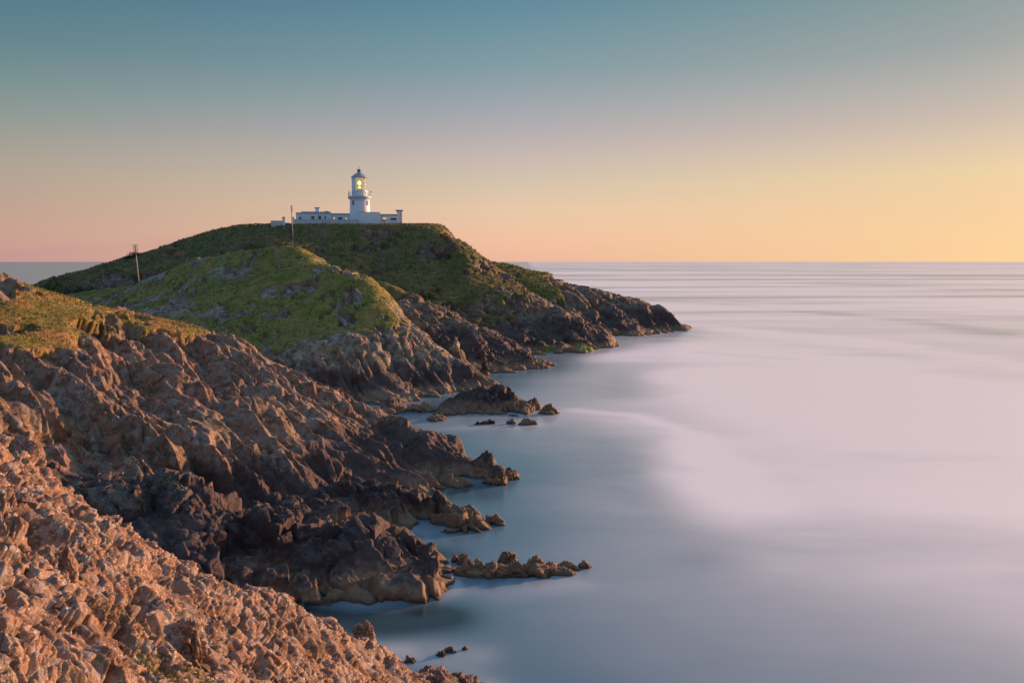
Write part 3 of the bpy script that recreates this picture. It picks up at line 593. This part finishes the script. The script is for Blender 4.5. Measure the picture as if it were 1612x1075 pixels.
rock(708,915,892,907,'long low reef of wave washed rock that the chain of rocks stands on', M_near, 30, .22, sharp=.3)
rock(784,821,867,892,'pyramid shaped rock, tallest in the chain off the dark spur', M_near, 14, .8, sharp=1.1, lean=-.1)
rock(793,830,886,905,'low dark rock at the foot of the pyramid rock', M_near, 15, .6)
rock(825,863,879,899,'rounded humped rock right of the pyramid rock', M_near, 16, .7)
rock(856,876,884,897,'small rock wedged between the two rounded humps of the chain', M_near, 17, .8, sub=4)
rock(874,911,884,898,'rounded rock second from the seaward end of the chain', M_near, 18, .6)
rock(908,932,884,895,'small last rock at the seaward end of the chain', M_near, 19, .6, sub=4)
rock(685,705,1025,1033,'dark rounded rock awash in the mist near the bottom, in front of its pair', M_dark, 20, .7)
rock(696,719,1018,1027,'grey rock awash in the mist near the bottom, behind the darker one', M_dark, 21, .6)
rock(726,736,1017,1023,'tiny rock awash, farthest out near the bottom of the cove', M_dark, 22, .6, sub=4)
rock(632,655,1036,1043,'low rock awash between the foreground slope and the misty pair', M_dark, 23, .6, sub=4)
rock(698,745,528,588,'large pointed brown boulder wedged in the gully beside the green knoll', M_mid, 24, .8, name='boulder', cat='boulder', Y=146, sharp=1.2, lean=-.2)
rock(750,772,562,602,'narrow upright fin of rock at the mouth of the gully', M_mid, 25, .5, name='boulder', cat='boulder', Y=141, sharp=1.3, lean=.2)
rock(550,592,978,1010,'tan square topped boulder on the lower edge of the foreground slope', M_fore, 26, .8, name='boulder', cat='boulder', Y=33.0)
rock(250,325,970,1045,'large smooth grey sided boulder low on the foreground slope', M_fore, 27, .8, name='boulder', cat='boulder', Y=18.6, sub=6, sharp=.4)
rock(80,122,862,925,'upright angular orange boulder on the left of the foreground slope', M_fore, 28, .8, name='boulder', cat='boulder', Y=17.3, sub=6, sharp=.5)

# ------------------------------------------------------------------ small geometry helpers
class MB:
    def __init__(s): s.b = bmesh.new()
    def box(s, x0, x1, y0, y1, z0, z1, bev=0):
        r = bmesh.ops.create_cube(s.b, size=1); vs = r['verts']
        for v in vs: v.co = Vector(((x0+x1)/2+v.co.x*(x1-x0), (y0+y1)/2+v.co.y*(y1-y0), (z0+z1)/2+v.co.z*(z1-z0)))
        if bev: bmesh.ops.bevel(s.b, geom=list({e for v in vs for e in v.link_edges}), offset=bev, segments=2, affect='EDGES')
        return s
    def lathe(s, prof, n=40, cx=0, cy=0, a0=0, a1=2*math.pi, close=True):
        full = abs(a1-a0-2*math.pi) < 1e-6; m = n if full else n+1; rings = []
        for (r, z) in prof:
            rings.append([s.b.verts.new((cx+r*math.cos(a0+(a1-a0)*i/n), cy+r*math.sin(a0+(a1-a0)*i/n), z)) for i in range(m)])
        for a, b in zip(rings[:-1], rings[1:]):
            for i in range(n):
                j = (i+1) % m; s.b.faces.new((a[i], a[j], b[j], b[i])).smooth = True
        if close and full:
            if prof[0][0] > 1e-3: s.b.faces.new(rings[0][::-1])
            if prof[-1][0] > 1e-3: s.b.faces.new(rings[-1])
        return s
    def tube(s, p, q, r, r2=None, n=8):
        p, q = Vector(p), Vector(q); d = (q-p).normalized(); a = d.orthogonal().normalized(); b = d.cross(a); r2 = r if r2 is None else r2
        A = [s.b.verts.new(p+(a*math.cos(t)+b*math.sin(t))*r) for t in [2*math.pi*i/n for i in range(n)]]
        B = [s.b.verts.new(q+(a*math.cos(t)+b*math.sin(t))*r2) for t in [2*math.pi*i/n for i in range(n)]]
        for i in range(n): s.b.faces.new((A[i], A[(i+1) % n], B[(i+1) % n], B[i])).smooth = True
        s.b.faces.new(A[::-1]); s.b.faces.new(B); return s
    def path(s, pts, r, n=6):
        for p, q in zip(pts[:-1], pts[1:]): s.tube(p, q, r, n=n)
        return s
    def build(s, name, mat, parent=None, **kw):
        me = bpy.data.meshes.new(name); bmesh.ops.recalc_face_normals(s.b, faces=s.b.faces); s.b.to_mesh(me); s.b.free()
        return put(name, me, mat, parent, **kw)
def holed(mb, x0, x1, y0, y1, z0, z1, holes):
    """a wall slab with rectangular openings (x0,x1,z0,z1)"""
    xs = sorted({x0, x1, *[h[0] for h in holes], *[h[1] for h in holes]})
    for a, b in zip(xs[:-1], xs[1:]):
        hs = sorted([h for h in holes if h[0] < (a+b)/2 < h[1]], key=lambda h: h[2]); z = z0
        for h in hs:
            if h[2] > z: mb.box(a, b, y0, y1, z, h[2])
            z = h[3]
        if z < z1: mb.box(a, b, y0, y1, z, z1)

def painted(name, col, grime=.25, rough=.55):
    m = NT(name); n1 = m.noise(.9, 6, rough=.65); n2 = m.noise(1.0, 5, m.pos((3.0, 3.0, .35)), rough=.7)
    c = m.mix(m.math('MULTIPLY', m.rng(n1, .45, .7), grime), tuple(col)+(1,), tuple(q*.62 for q in col)+(1,))
    c = m.mix(m.math('MULTIPLY', m.rng(n2, .52, .72), grime), c, (col[0]*.6, col[1]*.56, col[2]*.48, 1))
    m.L.new(c, m.b.inputs['Base Color']); m.b.inputs['Roughness'].default_value = rough
    m.L.new(m.bump(n1, .25, .02), m.b.inputs['Normal']); return m.m
WH = painted('whitewashed render', (.68, .76, .82)); WH2 = painted('stained whitewash', (.54, .57, .58), .6)
GREYW = painted('weathered white trim', (.38, .46, .54), .3); GRN = painted('green paint', (.015, .16, .10), .15, .4)
DKM = plain('dark roof metal', (.10, .13, .16), .5); BLK = plain('black iron', (.03, .03, .035), .5); LEAD = plain('grey blue painted metal roof', (.26, .33, .40), .5)
GLS = NT('window glass'); GLS.b.inputs['Base Color'].default_value = (.02, .03, .04, 1); GLS.b.inputs['Roughness'].default_value = .08; GLS = GLS.m
CLR = NT('clear lantern glass')
_t = CLR.n('ShaderNodeBsdfTransparent'); _g = CLR.n('ShaderNodeBsdfGlossy'); _g.inputs['Roughness'].default_value = .05; _x = CLR.n('ShaderNodeMixShader'); _x.inputs[0].default_value = .10
CLR.L.new(_t.outputs[0], _x.inputs[1]); CLR.L.new(_g.outputs[0], _x.inputs[2]); CLR.L.new(_x.outputs[0], CLR.N['Material Output'].inputs[0]); CLR = CLR.m

# ------------------------------------------------------------------ lighthouse station (local frame faces the viewer's side)
S_ = .0293; C0 = at(567, 354, 250); AZ = R(10.8)
def lx(px): return (px-985)*S_
def lz(py): return (695-py)*S_
def site(name, label, cat, x=0.0, y=0.0, **kw):
    c, s = math.cos(AZ), math.sin(AZ)
    return thing(name, (C0[0]+x*c-y*s, C0[1]+x*s+y*c, C0[2]), label, cat, rz=AZ, **kw)
def window(par, x0, x1, z0, z1, y, frame=GREYW, glass=GLS, bars=(1, 1), name='window', th=.07, sill=True):
    """frame with real bars, pane set back behind it; y is the face of the wall"""
    f = MB(); f.box(x0, x1, y-.05, y+.03, z1-th, z1); f.box(x0, x1, y-.05, y+.03, z0, z0+th)
    f.box(x0, x0+th, y-.047, y+.027, z0+th, z1-th); f.box(x1-th, x1, y-.047, y+.027, z0+th, z1-th)
    for i in range(bars[0]): q = x0+(x1-x0)*(i+1)/(bars[0]+1); f.box(q-.03, q+.03, y-.04, y+.02, z0+th, z1-th)
    for i in range(bars[1]): q = z0+(z1-z0)*(i+1)/(bars[1]+1); f.box(x0+th, x1-th, y-.036, y+.016, q-.03, q+.03)
    fo = f.build(name, frame, par)
    if glass: MB().box(x0+th*.5, x1-th*.5, y-.012, y+.004, z0+th*.5, z1-th*.5).build('pane', glass, fo)
    if sill: MB().box(x0-.08, x1+.08, y-.14, y+.02, z0-.09, z0-.003).build('sill', GREYW, fo)
    return fo

# the tower
t = site('lighthouse', 'white round lighthouse tower with glowing lamp and grey blue conical roof', 'lighthouse')
MB().lathe([(3.22, -1.5), (3.20, 1.2), (3.10, 4.0), (3.02, 7.0), (3.00, 7.55), (3.22, 7.8), (3.42, 7.98)], 56, close=False).build('tower', WH, t)
g = MB().lathe([(3.0, 7.985), (3.50, 7.99), (3.55, 8.05), (3.55, 8.62), (3.48, 8.70), (2.3, 8.72)], 56, close=False).build('gallery', GREYW, t)
b = MB()
for i in range(22):
    a = 2*math.pi*i/22; x, y = 3.42*math.cos(a), 3.42*math.sin(a); b.tube((x, y, 8.66), (x, y, 9.75), .028)
for zz in (9.1, 9.42, 9.74): b.path([(3.42*math.cos(2*math.pi*i/44), 3.42*math.sin(2*math.pi*i/44), zz) for i in range(45)], .018, 5)
b.build('railing', GREYW, g)
MB().tube((-3.35, -.7, 8.66), (-3.35, -.7, 10.3), .06).build('post', BLK, g); MB().tube((-2.95, -1.7, 8.66), (-2.95, -1.7, 10.25), .06).build('post', BLK, g)
b = MB(); b.tube((3.3, -.8, 8.66), (3.3, -.8, 10.0), .035); b.tube((3.3, -.8, 10.0), (3.55, -.8, 10.5), .04); b.box(3.33, 3.62, -.95, -.65, 9.95, 10.32, .04); b.build('fog_detector', plain('brown metal', (.16, .08, .05)), g)
MB().lathe([(2.40, 8.6), (2.40, 10.35), (2.44, 10.42), (2.36, 10.5)], 48, close=False).build('murette', WH, t)
A0, A1 = R(138), R(240)      # blanked landward side of the lantern
MB().lathe([(2.36, 10.5), (2.36, 14.42)], 20, a0=A0, a1=A1, close=False).build('blank_panel', WH, t)
la = MB(); NL = 16; 
for i in range(NL):
    for sgn in (-1, 1):
        pts = []
        for k in range(5):
            a = A1 + (A0+2*math.pi-A1)*min(max((i+sgn*k*.5)/NL, 0), 1); pts.append((2.36*math.cos(a), 2.36*math.sin(a), 10.5+3.92*k/4))
        la.path(pts, .035, 5)
for zz in (11.8, 13.1): la.path([(2.37*math.cos(A1+(A0+2*math.pi-A1)*i/24), 2.37*math.sin(A1+(A0+2*math.pi-A1)*i/24), zz) for i in range(25)], .025, 5)
lg = la.build('glazing_bars', WH, t)
MB().lathe([(2.33, 10.5), (2.33, 14.42)], 32, a0=A1, a1=A0+2*math.pi, close=False).build('pane', CLR, lg)
rf = MB().lathe([(2.42, 14.40), (2.58, 14.42), (2.58, 14.56), (2.40, 14.66), (1.5, 15.45), (.62, 15.98), (.60, 16.05)], 48, close=False).build('roof', LEAD, t)
MB().lathe([(.58, 15.95), (.58, 16.70), (.70, 16.72), (.70, 16.84), (.45, 17.02), (.08, 17.1)], 24).build('vent', LEAD, rf)
b = MB(); b.tube((0, 0, 17.05), (0, 0, 17.75), .05); b.lathe([(.001, 17.40), (.13, 17.48), (.001, 17.60)], 10); b.tube((-.28, 0, 17.72), (.28, 0, 17.72), .035); b.build('weather_vane', DKM, rf)
for px, a in ((917, 228), (1066, 312)):
    x = lx(px); y = -math.sqrt(max(0, 3.06**2-x*x)); az = math.atan2(x, -y)
    w = thing('window', (0, 0, 0), 'x', 'x'); del w['label'], w['category']; w.parent = t; w.rotation_euler.z = az; bpy.data.objects.remove(w)
    f = MB()
    for k, (p, q, r0, r1) in enumerate(((-.36, -.28, 0, 1.45), (.28, .36, 0, 1.45), (-.277, .277, 1.37, 1.45), (-.277, .277, 0, .08), (-.277, .277, .70, .76))): f.box(p, q, -3.12, -2.98, 5.85+r0, 5.85+r1)
    fo = f.build('window', GREYW, t); fo.rotation_euler.z = az
    MB().box(-.29, .29, -3.075, -3.03, 5.9, 7.25).build('pane', GLS, fo)
# lens and lamp: both give light
lm = NT('amber lens'); e = lm.n('ShaderNodeEmission'); e.inputs[0].default_value = (.92, .68, .26, 1); e.inputs[1].default_value = .40
tr = lm.n('ShaderNodeBsdfTransparent'); tr.inputs[0].default_value = (1, .86, .45, 1); ad = lm.n('ShaderNodeMixShader'); ad.inputs[0].default_value = .52
lm.L.new(tr.outputs[0], ad.inputs[1]); lm.L.new(e.outputs[0], ad.inputs[2]); lm.L.new(ad.outputs[0], lm.N['Material Output'].inputs[0])
le = MB(); pr = []
for k in range(15):
    q = k/14; r = .75+.68*math.sin(math.pi*(.12+.76*q)); pr += [(r-.05, 10.75+3.5*q), (r+.03, 10.75+3.5*q+.12)]
le.lathe(pr, 8, a0=R(22), a1=R(382)); lo = le.build('lens', lm.m, t)
lpm = plain('lit lamp', (1, .9, .6), emit=(1, .80, .42), estr=6)
b = MB(); b.lathe([(.001, 12.1), (.40, 12.4), (.52, 12.85), (.36, 13.3), (.001, 13.5)], 14); b.lathe([(.001, 11.15), (.38, 11.35), (.38, 11.6), (.001, 11.8)], 14); b.build('lamp', lpm, lo)
MB().lathe([(.7, 10.30), (.95, 10.55), (.95, 10.72)], 20).build('lens_base', DKM, lo)

# buildings
def blockhouse(root, x0, x1, y0, y1, z1, through=(), fascia=.35, parts_wall=WH, over=.12, name='wall'):
    w = MB(); zt = z1-fascia
    hs = [(a, b_, c, d) for a, b_, c, d in through]; hb = [(a-.9, b_+.5, c-.2, d+.35) for a, b_, c, d in through]
    holed(w, x0, x1, y0, y0+.35, -1.6, zt, hs); holed(w, x0, x1, y1-.35, y1, -1.6, zt, hb)
    w.box(x0, x0+.35, y0+.35, y1-.35, -1.6, zt); w.box(x1-.35, x1, y0+.35, y1-.35, -1.6, zt)
    wo = w.build(name, parts_wall, root)
    r = MB(); r.box(x0-over, x1+over, y0-over, y1+over, zt+.002, z1, .02); r.box(x0+.2, x1-.2, y0+.2, y1-.2, z1+.001, z1+.06); r.build('roof', GREYW, root); return wo
h = site('keepers_house', 'long low white flat roofed house with green shutters, left of the lighthouse tower', 'house')
blockhouse(h, lx(325), lx(383)-.003, .5, 7, lz(573), fascia=.30)
blockhouse(h, lx(383), lx(683), 0, 7.5, lz(563), fascia=.62)
thr = [(lx(706), lx(726), lz(655), lz(617)), (lx(831), lx(849), lz(655), lz(619))]
blockhouse(h, lx(683)+.003, lx(893), .4, 7, lz(577), through=thr, fascia=.4)
c = MB(); c.box(lx(519), lx(561), 2.6, 3.9, lz(563)+.065, lz(522), .03); co = c.build('chimney', WH, h)
MB().box(lx(511), lx(568), 2.4, 4.1, lz(522)+.002, lz(511), .08).build('chimney_cap', GREYW, co)
c = MB(); c.box(lx(617), lx(658), 2.0, 3.4, lz(563)+.065, lz(551), .03); c.build('skylight', DKM, h)
window(h, lx(357), lx(382)-.1, lz(656), lz(618), .5, frame=GRN, glass=GRN, bars=(0, 0), name='shutter')
window(h, lx(479), lx(514), lz(656), lz(607), 0, bars=(1, 1))
window(h, lx(615), lx(631), lz(655), lz(606), 0, bars=(0, 1))
window(h, lx(757), lx(799), lz(655), lz(617), .4, frame=GRN, glass=GRN, bars=(1, 0), name='shutter')
for a, b_, c_, d_ in thr: window(h, a, b_, c_, d_, .4, glass=CLR, bars=(0, 1), sill=False, th=.05)
d = MB().box(lx(553), lx(582), -.06, .02, -.2, lz(605), .02).build('door', GRN, h)
MB().box(lx(575)-.03, lx(575)+.06, -.13, -.062, .95, 1.03).build('handle', BLK, d)
h = site('store_building', 'plain windowless white cube shaped building in front of the lighthouse tower', 'building')
w = MB(); w.box(lx(978), lx(1190), -5.2, -.2+3, -1.6, lz(574), .02); w.build('wall', WH, h)
MB().box(lx(978)-.05, lx(1190)+.05, -5.25, 2.85, lz(574)+.002, lz(574)+.09).build('roof', DKM, h)
h = site('engine_house', 'low white building with a square capped chimney at its right end, right of the tower', 'building')
thr = [(lx(1222), lx(1266), lz(641), lz(611))]
blockhouse(h, lx(1190)+.06, lx(1372), 0, 6.5, lz(580), through=thr, fascia=.5)
window(h, *thr[0], 0, glass=CLR, frame=plain('brown window frame', (.16, .07, .04)), bars=(1, 0), th=.09)
window(h, lx(1303), lx(1370), lz(642), lz(619), 0, bars=(0, 0), th=.05)
w = MB(); w.box(lx(1372)+.125, lx(1428), -.2, 2.2, -1.6, lz(544), .02); co = w.build('chimney', WH, h)
MB().box(lx(1362), lx(1441), -.5, 2.5, lz(544)+.002, lz(535), .03).build('chimney_cap', DKM, co)
MB().tube((lx(1414), -.28, -.6), (lx(1414), -.28, lz(560)), .06).build('drainpipe', plain('rusty pink pipe', (.5, .28, .24)), h)
h = site('boundary_wall', 'stained white wall along the front of the keepers house', 'wall')
w = MB(); w.box(lx(322), lx(975), -6.3, -5.95, -1.8, lz(657)); wo = w.build('wall', WH2, h); MB().box(lx(322), lx(975), -6.38, -5.87, lz(657)+.002, lz(653), .03).build('coping', WH2, h)
h = site('boundary_wall', 'short stub of white wall below the window of the right hand building', 'wall')
w = MB(); w.box(lx(1194), lx(1247), -4.3, -4.0, -1.8, lz(660)); w.build('wall', WH2, h); MB().box(lx(1192), lx(1250), -4.36, -3.94, lz(660)+.002, lz(654), .02).build('coping', DKM, h)
h = site('boundary_wall', 'low grey white wall running left from the gate pillars on the hilltop', 'wall')
w = MB(); w.box(lx(92), lx(205), -6.2, -5.9, -2.2, lz(675)); w.build('wall', WH2, h); MB().box(lx(90), lx(205), -6.27, -5.83, lz(675)+.002, lz(670), .02).build('coping', GREYW, h)
for px, lab in ((219, 'white gate pillar with green capstone, the left one, apart from the house'), (308, 'white gate pillar with green capstone, the right one, by the house wall')):
    h = site('gate_pillar', lab, 'pillar', x=lx(px), y=-6.1, group='gate pillars')
    MB().box(-.36, .36, -.36, .36, -2.2, lz(641), .03).build('pillar', WH, h)
    cc = MB(); cc.box(-.44, .44, -.44, .44, lz(641)+.002, lz(637), .02); cc.box(-.30, .30, -.30, .30, lz(637)+.001, lz(631), .05); cc.build('capstone', GRN, h)
h = site('hut', 'small pale hut low on the left edge of the hilltop wall', 'hut', x=lx(100), y=-2) if False else None

# ------------------------------------------------------------------ utility poles and lines
PM = NT('pole timber darkened against sky'); tcn = PM.n('ShaderNodeTexCoord'); spn = PM.n('ShaderNodeSeparateXYZ'); PM.L.new(tcn.outputs['Object'], spn.inputs[0])
PM.L.new(PM.mix(PM.rng(PM.math('ADD', spn.outputs[2], PM.math('MULTIPLY', PM.noise(3, 4, PM.pos((4, 4, .5))), 1.2)), 6.9, 7.7), (.40, .39, .42, 1), (.09, .05, .035, 1)), PM.b.inputs['Base Color']); PM.b.inputs['Roughness'].default_value = .85  # pale pole with dark top: contrast against the sky put into the colour
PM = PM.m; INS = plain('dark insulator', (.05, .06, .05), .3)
ARMS = {}
def pole(u, v, Y, hpx, lean, arm, rz, label, groundname, n=4):
    p = at(u, v, Y); z = min(p[2], ground(groundname, p[0], p[1])+.1); H = hpx*Y/F + (p[2]-z)
    h = thing('utility_pole', (p[0], p[1], z), label, 'utility pole', 'utility poles on the hill', rz)
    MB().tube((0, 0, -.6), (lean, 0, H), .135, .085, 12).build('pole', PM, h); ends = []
    for k in range(n):
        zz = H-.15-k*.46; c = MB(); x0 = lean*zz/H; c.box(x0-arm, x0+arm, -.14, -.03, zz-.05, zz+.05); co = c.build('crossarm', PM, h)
        for sx_ in (-1, 1):
            i = MB(); i.lathe([(.03, zz+.052), (.075, zz+.09), (.06, zz+.16), (.07, zz+.20), (.001, zz+.23)], 8, cx=x0+sx_*arm*.85, cy=-.085); i.build('insulator', INS, co)
            ends.append((h.matrix_basis if False else None, sx_, x0+sx_*arm*.85, zz+.2))
    ARMS[label] = [(p[0]+e[2]*math.cos(rz)+.085*math.sin(rz), p[1]+e[2]*math.sin(rz)-.085*math.cos(rz), z+e[3], e[1]) for e in ends]
    return label
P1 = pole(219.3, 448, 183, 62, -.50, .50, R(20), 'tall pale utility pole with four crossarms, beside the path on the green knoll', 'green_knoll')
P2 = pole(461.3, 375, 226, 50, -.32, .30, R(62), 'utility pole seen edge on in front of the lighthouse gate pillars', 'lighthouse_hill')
WIRE = plain('overhead wire', (.06, .05, .05), .5)
def wire(a, b, lab, grp, sag=1.2):
    pts = []
    for k in range(17):
        q = k/16; pts.append((a[0]+(b[0]-a[0])*q, a[1]+(b[1]-a[1])*q, a[2]+(b[2]-a[2])*q-4*sag*q*(1-q)))
    MB().path(pts, .006, 5).build('overhead_wire', WIRE, label=lab, category='wire', group=grp)
for i, k in enumerate((0, 2, 4, 6)):
    wire(ARMS[P1][k], ARMS[P2][k], 'thin dark overhead wire strung between the two utility poles', 'wires between the poles')
    e = at(-260, 392+4*i, 170); wire(ARMS[P1][k], e, 'thin dark overhead wire running off to the left from the pole on the knoll', 'wires left of the near pole', .8)

# ------------------------------------------------------------------ shrub, post, paths
LEAF = NT('dark shrub leaves'); LEAF.L.new(LEAF.mix(LEAF.rng(LEAF.noise(2.0, 4), .4, .6), (.03, .045, .015, 1), (.07, .085, .025, 1)), LEAF.b.inputs['Base Color']); LEAF.b.inputs['Roughness'].default_value = .8; LEAF = LEAF.m
def shrub(u, v, Y, w, hgt, label, tn):
    p = at(u, v, Y); z = ground(tn, p[0], p[1])-.1 if tn else p[2]
    h = thing('shrub', (p[0], p[1], z), label, 'shrub'); n = 1500; r = np.random.default_rng(3)
    c = r.normal(size=(n, 3)); c /= np.linalg.norm(c, axis=1, keepdims=True); c *= (r.random((n, 1))**.4)
    c[:, 2] = np.abs(c[:, 2]); lobes = 1+.35*np.sin(c[:, 0:1]*7+1)*np.cos(c[:, 1:2]*5); c = c*lobes*np.array([w/2, w/3, hgt])
    d1 = r.normal(size=(n, 3))*.13; d2 = r.normal(size=(n, 3))*.13
    V = np.stack([c, c+d1, c+d2], 1).reshape(-1, 3); put('foliage', tri_mesh('foliage', V, np.arange(3*n).reshape(-1, 3)), LEAF, h)
    st = MB(); [st.tube((0, 0, -.3), (math.cos(a)*w*.25, math.sin(a)*w*.15, hgt*.7), .05, .015) for a in (0, 1.3, 2.6, 4, 5.2)]; st.build('stem', plain('shrub bark', (.06, .045, .03)), h)
shrub(213, 400, 239, 4.4, 1.5, 'dark wind shaped shrub on the skyline behind the near utility pole', 'lighthouse_hill')
shrub(204, 403, 238, 3.0, .9, 'lower dark shrub on the skyline, left of the larger one', 'lighthouse_hill')
p = at(211.5, 403, 232); z = ground('lighthouse_hill', p[0], p[1]); h = thing('marker_post', (p[0], p[1], z), 'short pale yellowish marker post on the grass before the skyline shrub', 'post')
MB().tube((0, 0, -.2), (0, 0, .95), .06).build('post', plain('pale post', (.5, .45, .3)), h); MB().box(-.1, .1, -.08, -.061, .65, .95).build('plate', plain('yellow plate', (.6, .5, .15)), h)
def pathway(name, pts, width, tn, mat):
    A = [np.array(at(*q)[:2]) for q in pts]; L_ = []
    for a, b_ in zip(A[:-1], A[1:]):
        for k in range(8): L_.append(a+(b_-a)*k/8)
    L_.append(A[-1]); V = []; NW = 5
    for i, c in enumerate(L_):
        d = L_[min(i+1, len(L_)-1)]-L_[max(i-1, 0)]; d /= np.linalg.norm(d)+1e-9; nn = np.array([-d[1], d[0]])
        zc = np.mean([ground(tn, *(c+nn*o)) for o in (-width/2, 0, width/2)])
        for j in range(NW): q = c+nn*width*(j/(NW-1)-.5); V.append((q[0], q[1], ground(tn, q[0], q[1]) + (.09 if 0 < j < NW-1 else -.02)))
    T = [(i*NW+j, i*NW+j+1, (i+1)*NW+j+1, (i+1)*NW+j) for i in range(len(L_)-1) for j in range(NW-1)]
    put(name, tri_mesh(name, np.array(V), np.array(T), smooth=True), mat, kind='structure')
PTH = plain('grey worn path', (.22, .20, .205), .9, .3, 4, bump=.05)
pathway('path', [(262,440,173),(240,446,176),(220,449.5,177),(200,456,177),(183,468,177),(165,480,176)], 2.4, 'green_knoll', PTH)
pathway('path', [(457,356,244),(457.5,362,238),(458,369,230),(459.5,376,226)], .8, 'lighthouse_hill', plain('steps with painted shade', (.06, .055, .035), .95, .3, 6))  # stair path; its shade painted in as a dark surface

def thicket(pts, n, w, h, tn, label):
    r = np.random.default_rng(8); A = np.array([at(*q)[:2] for q in pts]); k = r.random(n)*(len(A)-1); i = k.astype(int); f = (k-i)[:, None]
    c = A[i]*(1-f)+A[i+1]*f + r.normal(0, w, (n, 2)); z = np.array([ground(tn, *q) for q in c]); top = h*(.45+.55*np.clip(fbm(np.c_[c, z].astype(np.float32), 2.6, 3, 44)*1.4+.5, 0, 1))
    C3 = np.c_[c, z+top*r.random(n)**.6]; V = np.stack([C3, C3+r.normal(0, .2, (n, 3)), C3+r.normal(0, .2, (n, 3))], 1).reshape(-1, 3)
    put('thicket', tri_mesh('thicket', V, np.arange(3*n).reshape(-1, 3)), LEAF, kind='stuff', label=label, category='bushes')
thicket([(70,462,229),(110,466,220),(150,462,216),(190,456,215),(225,450,213),(255,446,211)], 16000, 1.6, 2.2, 'lighthouse_hill', 'dark gorse and heather thicket along the foot of the lighthouse hill behind the near pole')

# ------------------------------------------------------------------ grass tussocks
GB = NT('tussock grass'); gn = GB.noise(.4, 5); gc = GB.mix(GB.rng(gn, .38, .62), (.075, .115, .02, 1), (.17, .165, .04, 1)); gc = GB.mix(GB.math('MULTIPLY', GB.rng(GB.noise(.2, 5), .5, .64), .6), gc, (.26, .16, .055, 1))
GB.L.new(gc, GB.b.inputs['Base Color']); GB.b.inputs['Roughness'].default_value = .8; GB = GB.m
def grass_mat(name, a, b, c):
    G = NT(name); x = G.mix(G.rng(G.noise(.4, 5), .38, .62), a, b); x = G.mix(G.math('MULTIPLY', G.rng(G.noise(.16, 7, rough=.7), .44, .6), .6), x, c)
    G.L.new(x, G.b.inputs['Base Color']); G.b.inputs['Roughness'].default_value = .8; return G.m
GB2 = grass_mat('heathy grass darkened for shade', (.05,.07,.018), (.11,.105,.032), (.15,.10,.045)); GB3 = grass_mat('dry grass with painted sunlight', (.14,.13,.028), (.26,.20,.05), (.36,.20,.07))  # shade put into the hill grass colour, low sun's gold into the ridge grass
def tussocks(tn, n, hgt, wid, thr=.5, seed=1, label=None, blades=5, rmin=0, mat=None):
    t = TERR[tn]; r = np.random.default_rng(seed); P = t['P'].reshape(-1, 3); g = t['g'].ravel()
    ok = np.where((g > thr) & (P[:, 2] > 1.5) & (t['n'].reshape(-1, 3)[:, 2] > .45))[0]
    if len(ok) == 0: return
    i = r.choice(ok, n); c = P[i]; c = c + r.normal(size=c.shape)*np.array([.3*wid*3, .3*wid*3, 0]); c[:, 2] -= hgt*.25
    cl = .5+.9*(fbm(c.astype(np.float32), wid*14, 3, seed)*.5+.5)
    V = []; 
    for b_ in range(blades):
        a = r.random(n)*6.283; ln = hgt*(.5+r.random(n))*cl; le = r.random(n)*.7
        d = np.stack([np.cos(a), np.sin(a), np.zeros(n)], 1); w = wid*(.4+.6*r.random(n))
        sd = np.stack([-np.sin(a), np.cos(a), np.zeros(n)], 1)
        b0 = c + d*(wid*.5); V.append(np.stack([b0-sd*w[:, None]*.5, b0+sd*w[:, None]*.5, b0+d*(ln*le)[:, None]+np.array([0, 0, 1])*ln[:, None]], 1))
    V = np.concatenate(V).reshape(-1, 3)
    put('grass', tri_mesh('grass', V, np.arange(len(V)).reshape(-1, 3)), mat or GB, kind='stuff', label=label, category='grass')
tussocks('long_ridge', 18000, .18, .09, seed=1, mat=GB3, label='rough sunlit grass and dry heather on top of the long ridge')
tussocks('green_knoll', 20000, .22, .15, seed=2, label='green grass tussocks covering the knoll')
tussocks('lighthouse_hill', 22000, .35, .24, seed=3, mat=GB2, label='rough dark grass covering the lighthouse hill')
tussocks('far_headland', 5000, .6, .3, seed=4, label='green grass on top of the far headland')
tussocks('foreground_slope', 5200, .075, .03, thr=.24, seed=5, blades=9, mat=grass_mat('fresh tuft grass', (.07,.12,.02), (.16,.19,.03), (.22,.19,.05)), label='small green grass tufts between the foreground rocks')
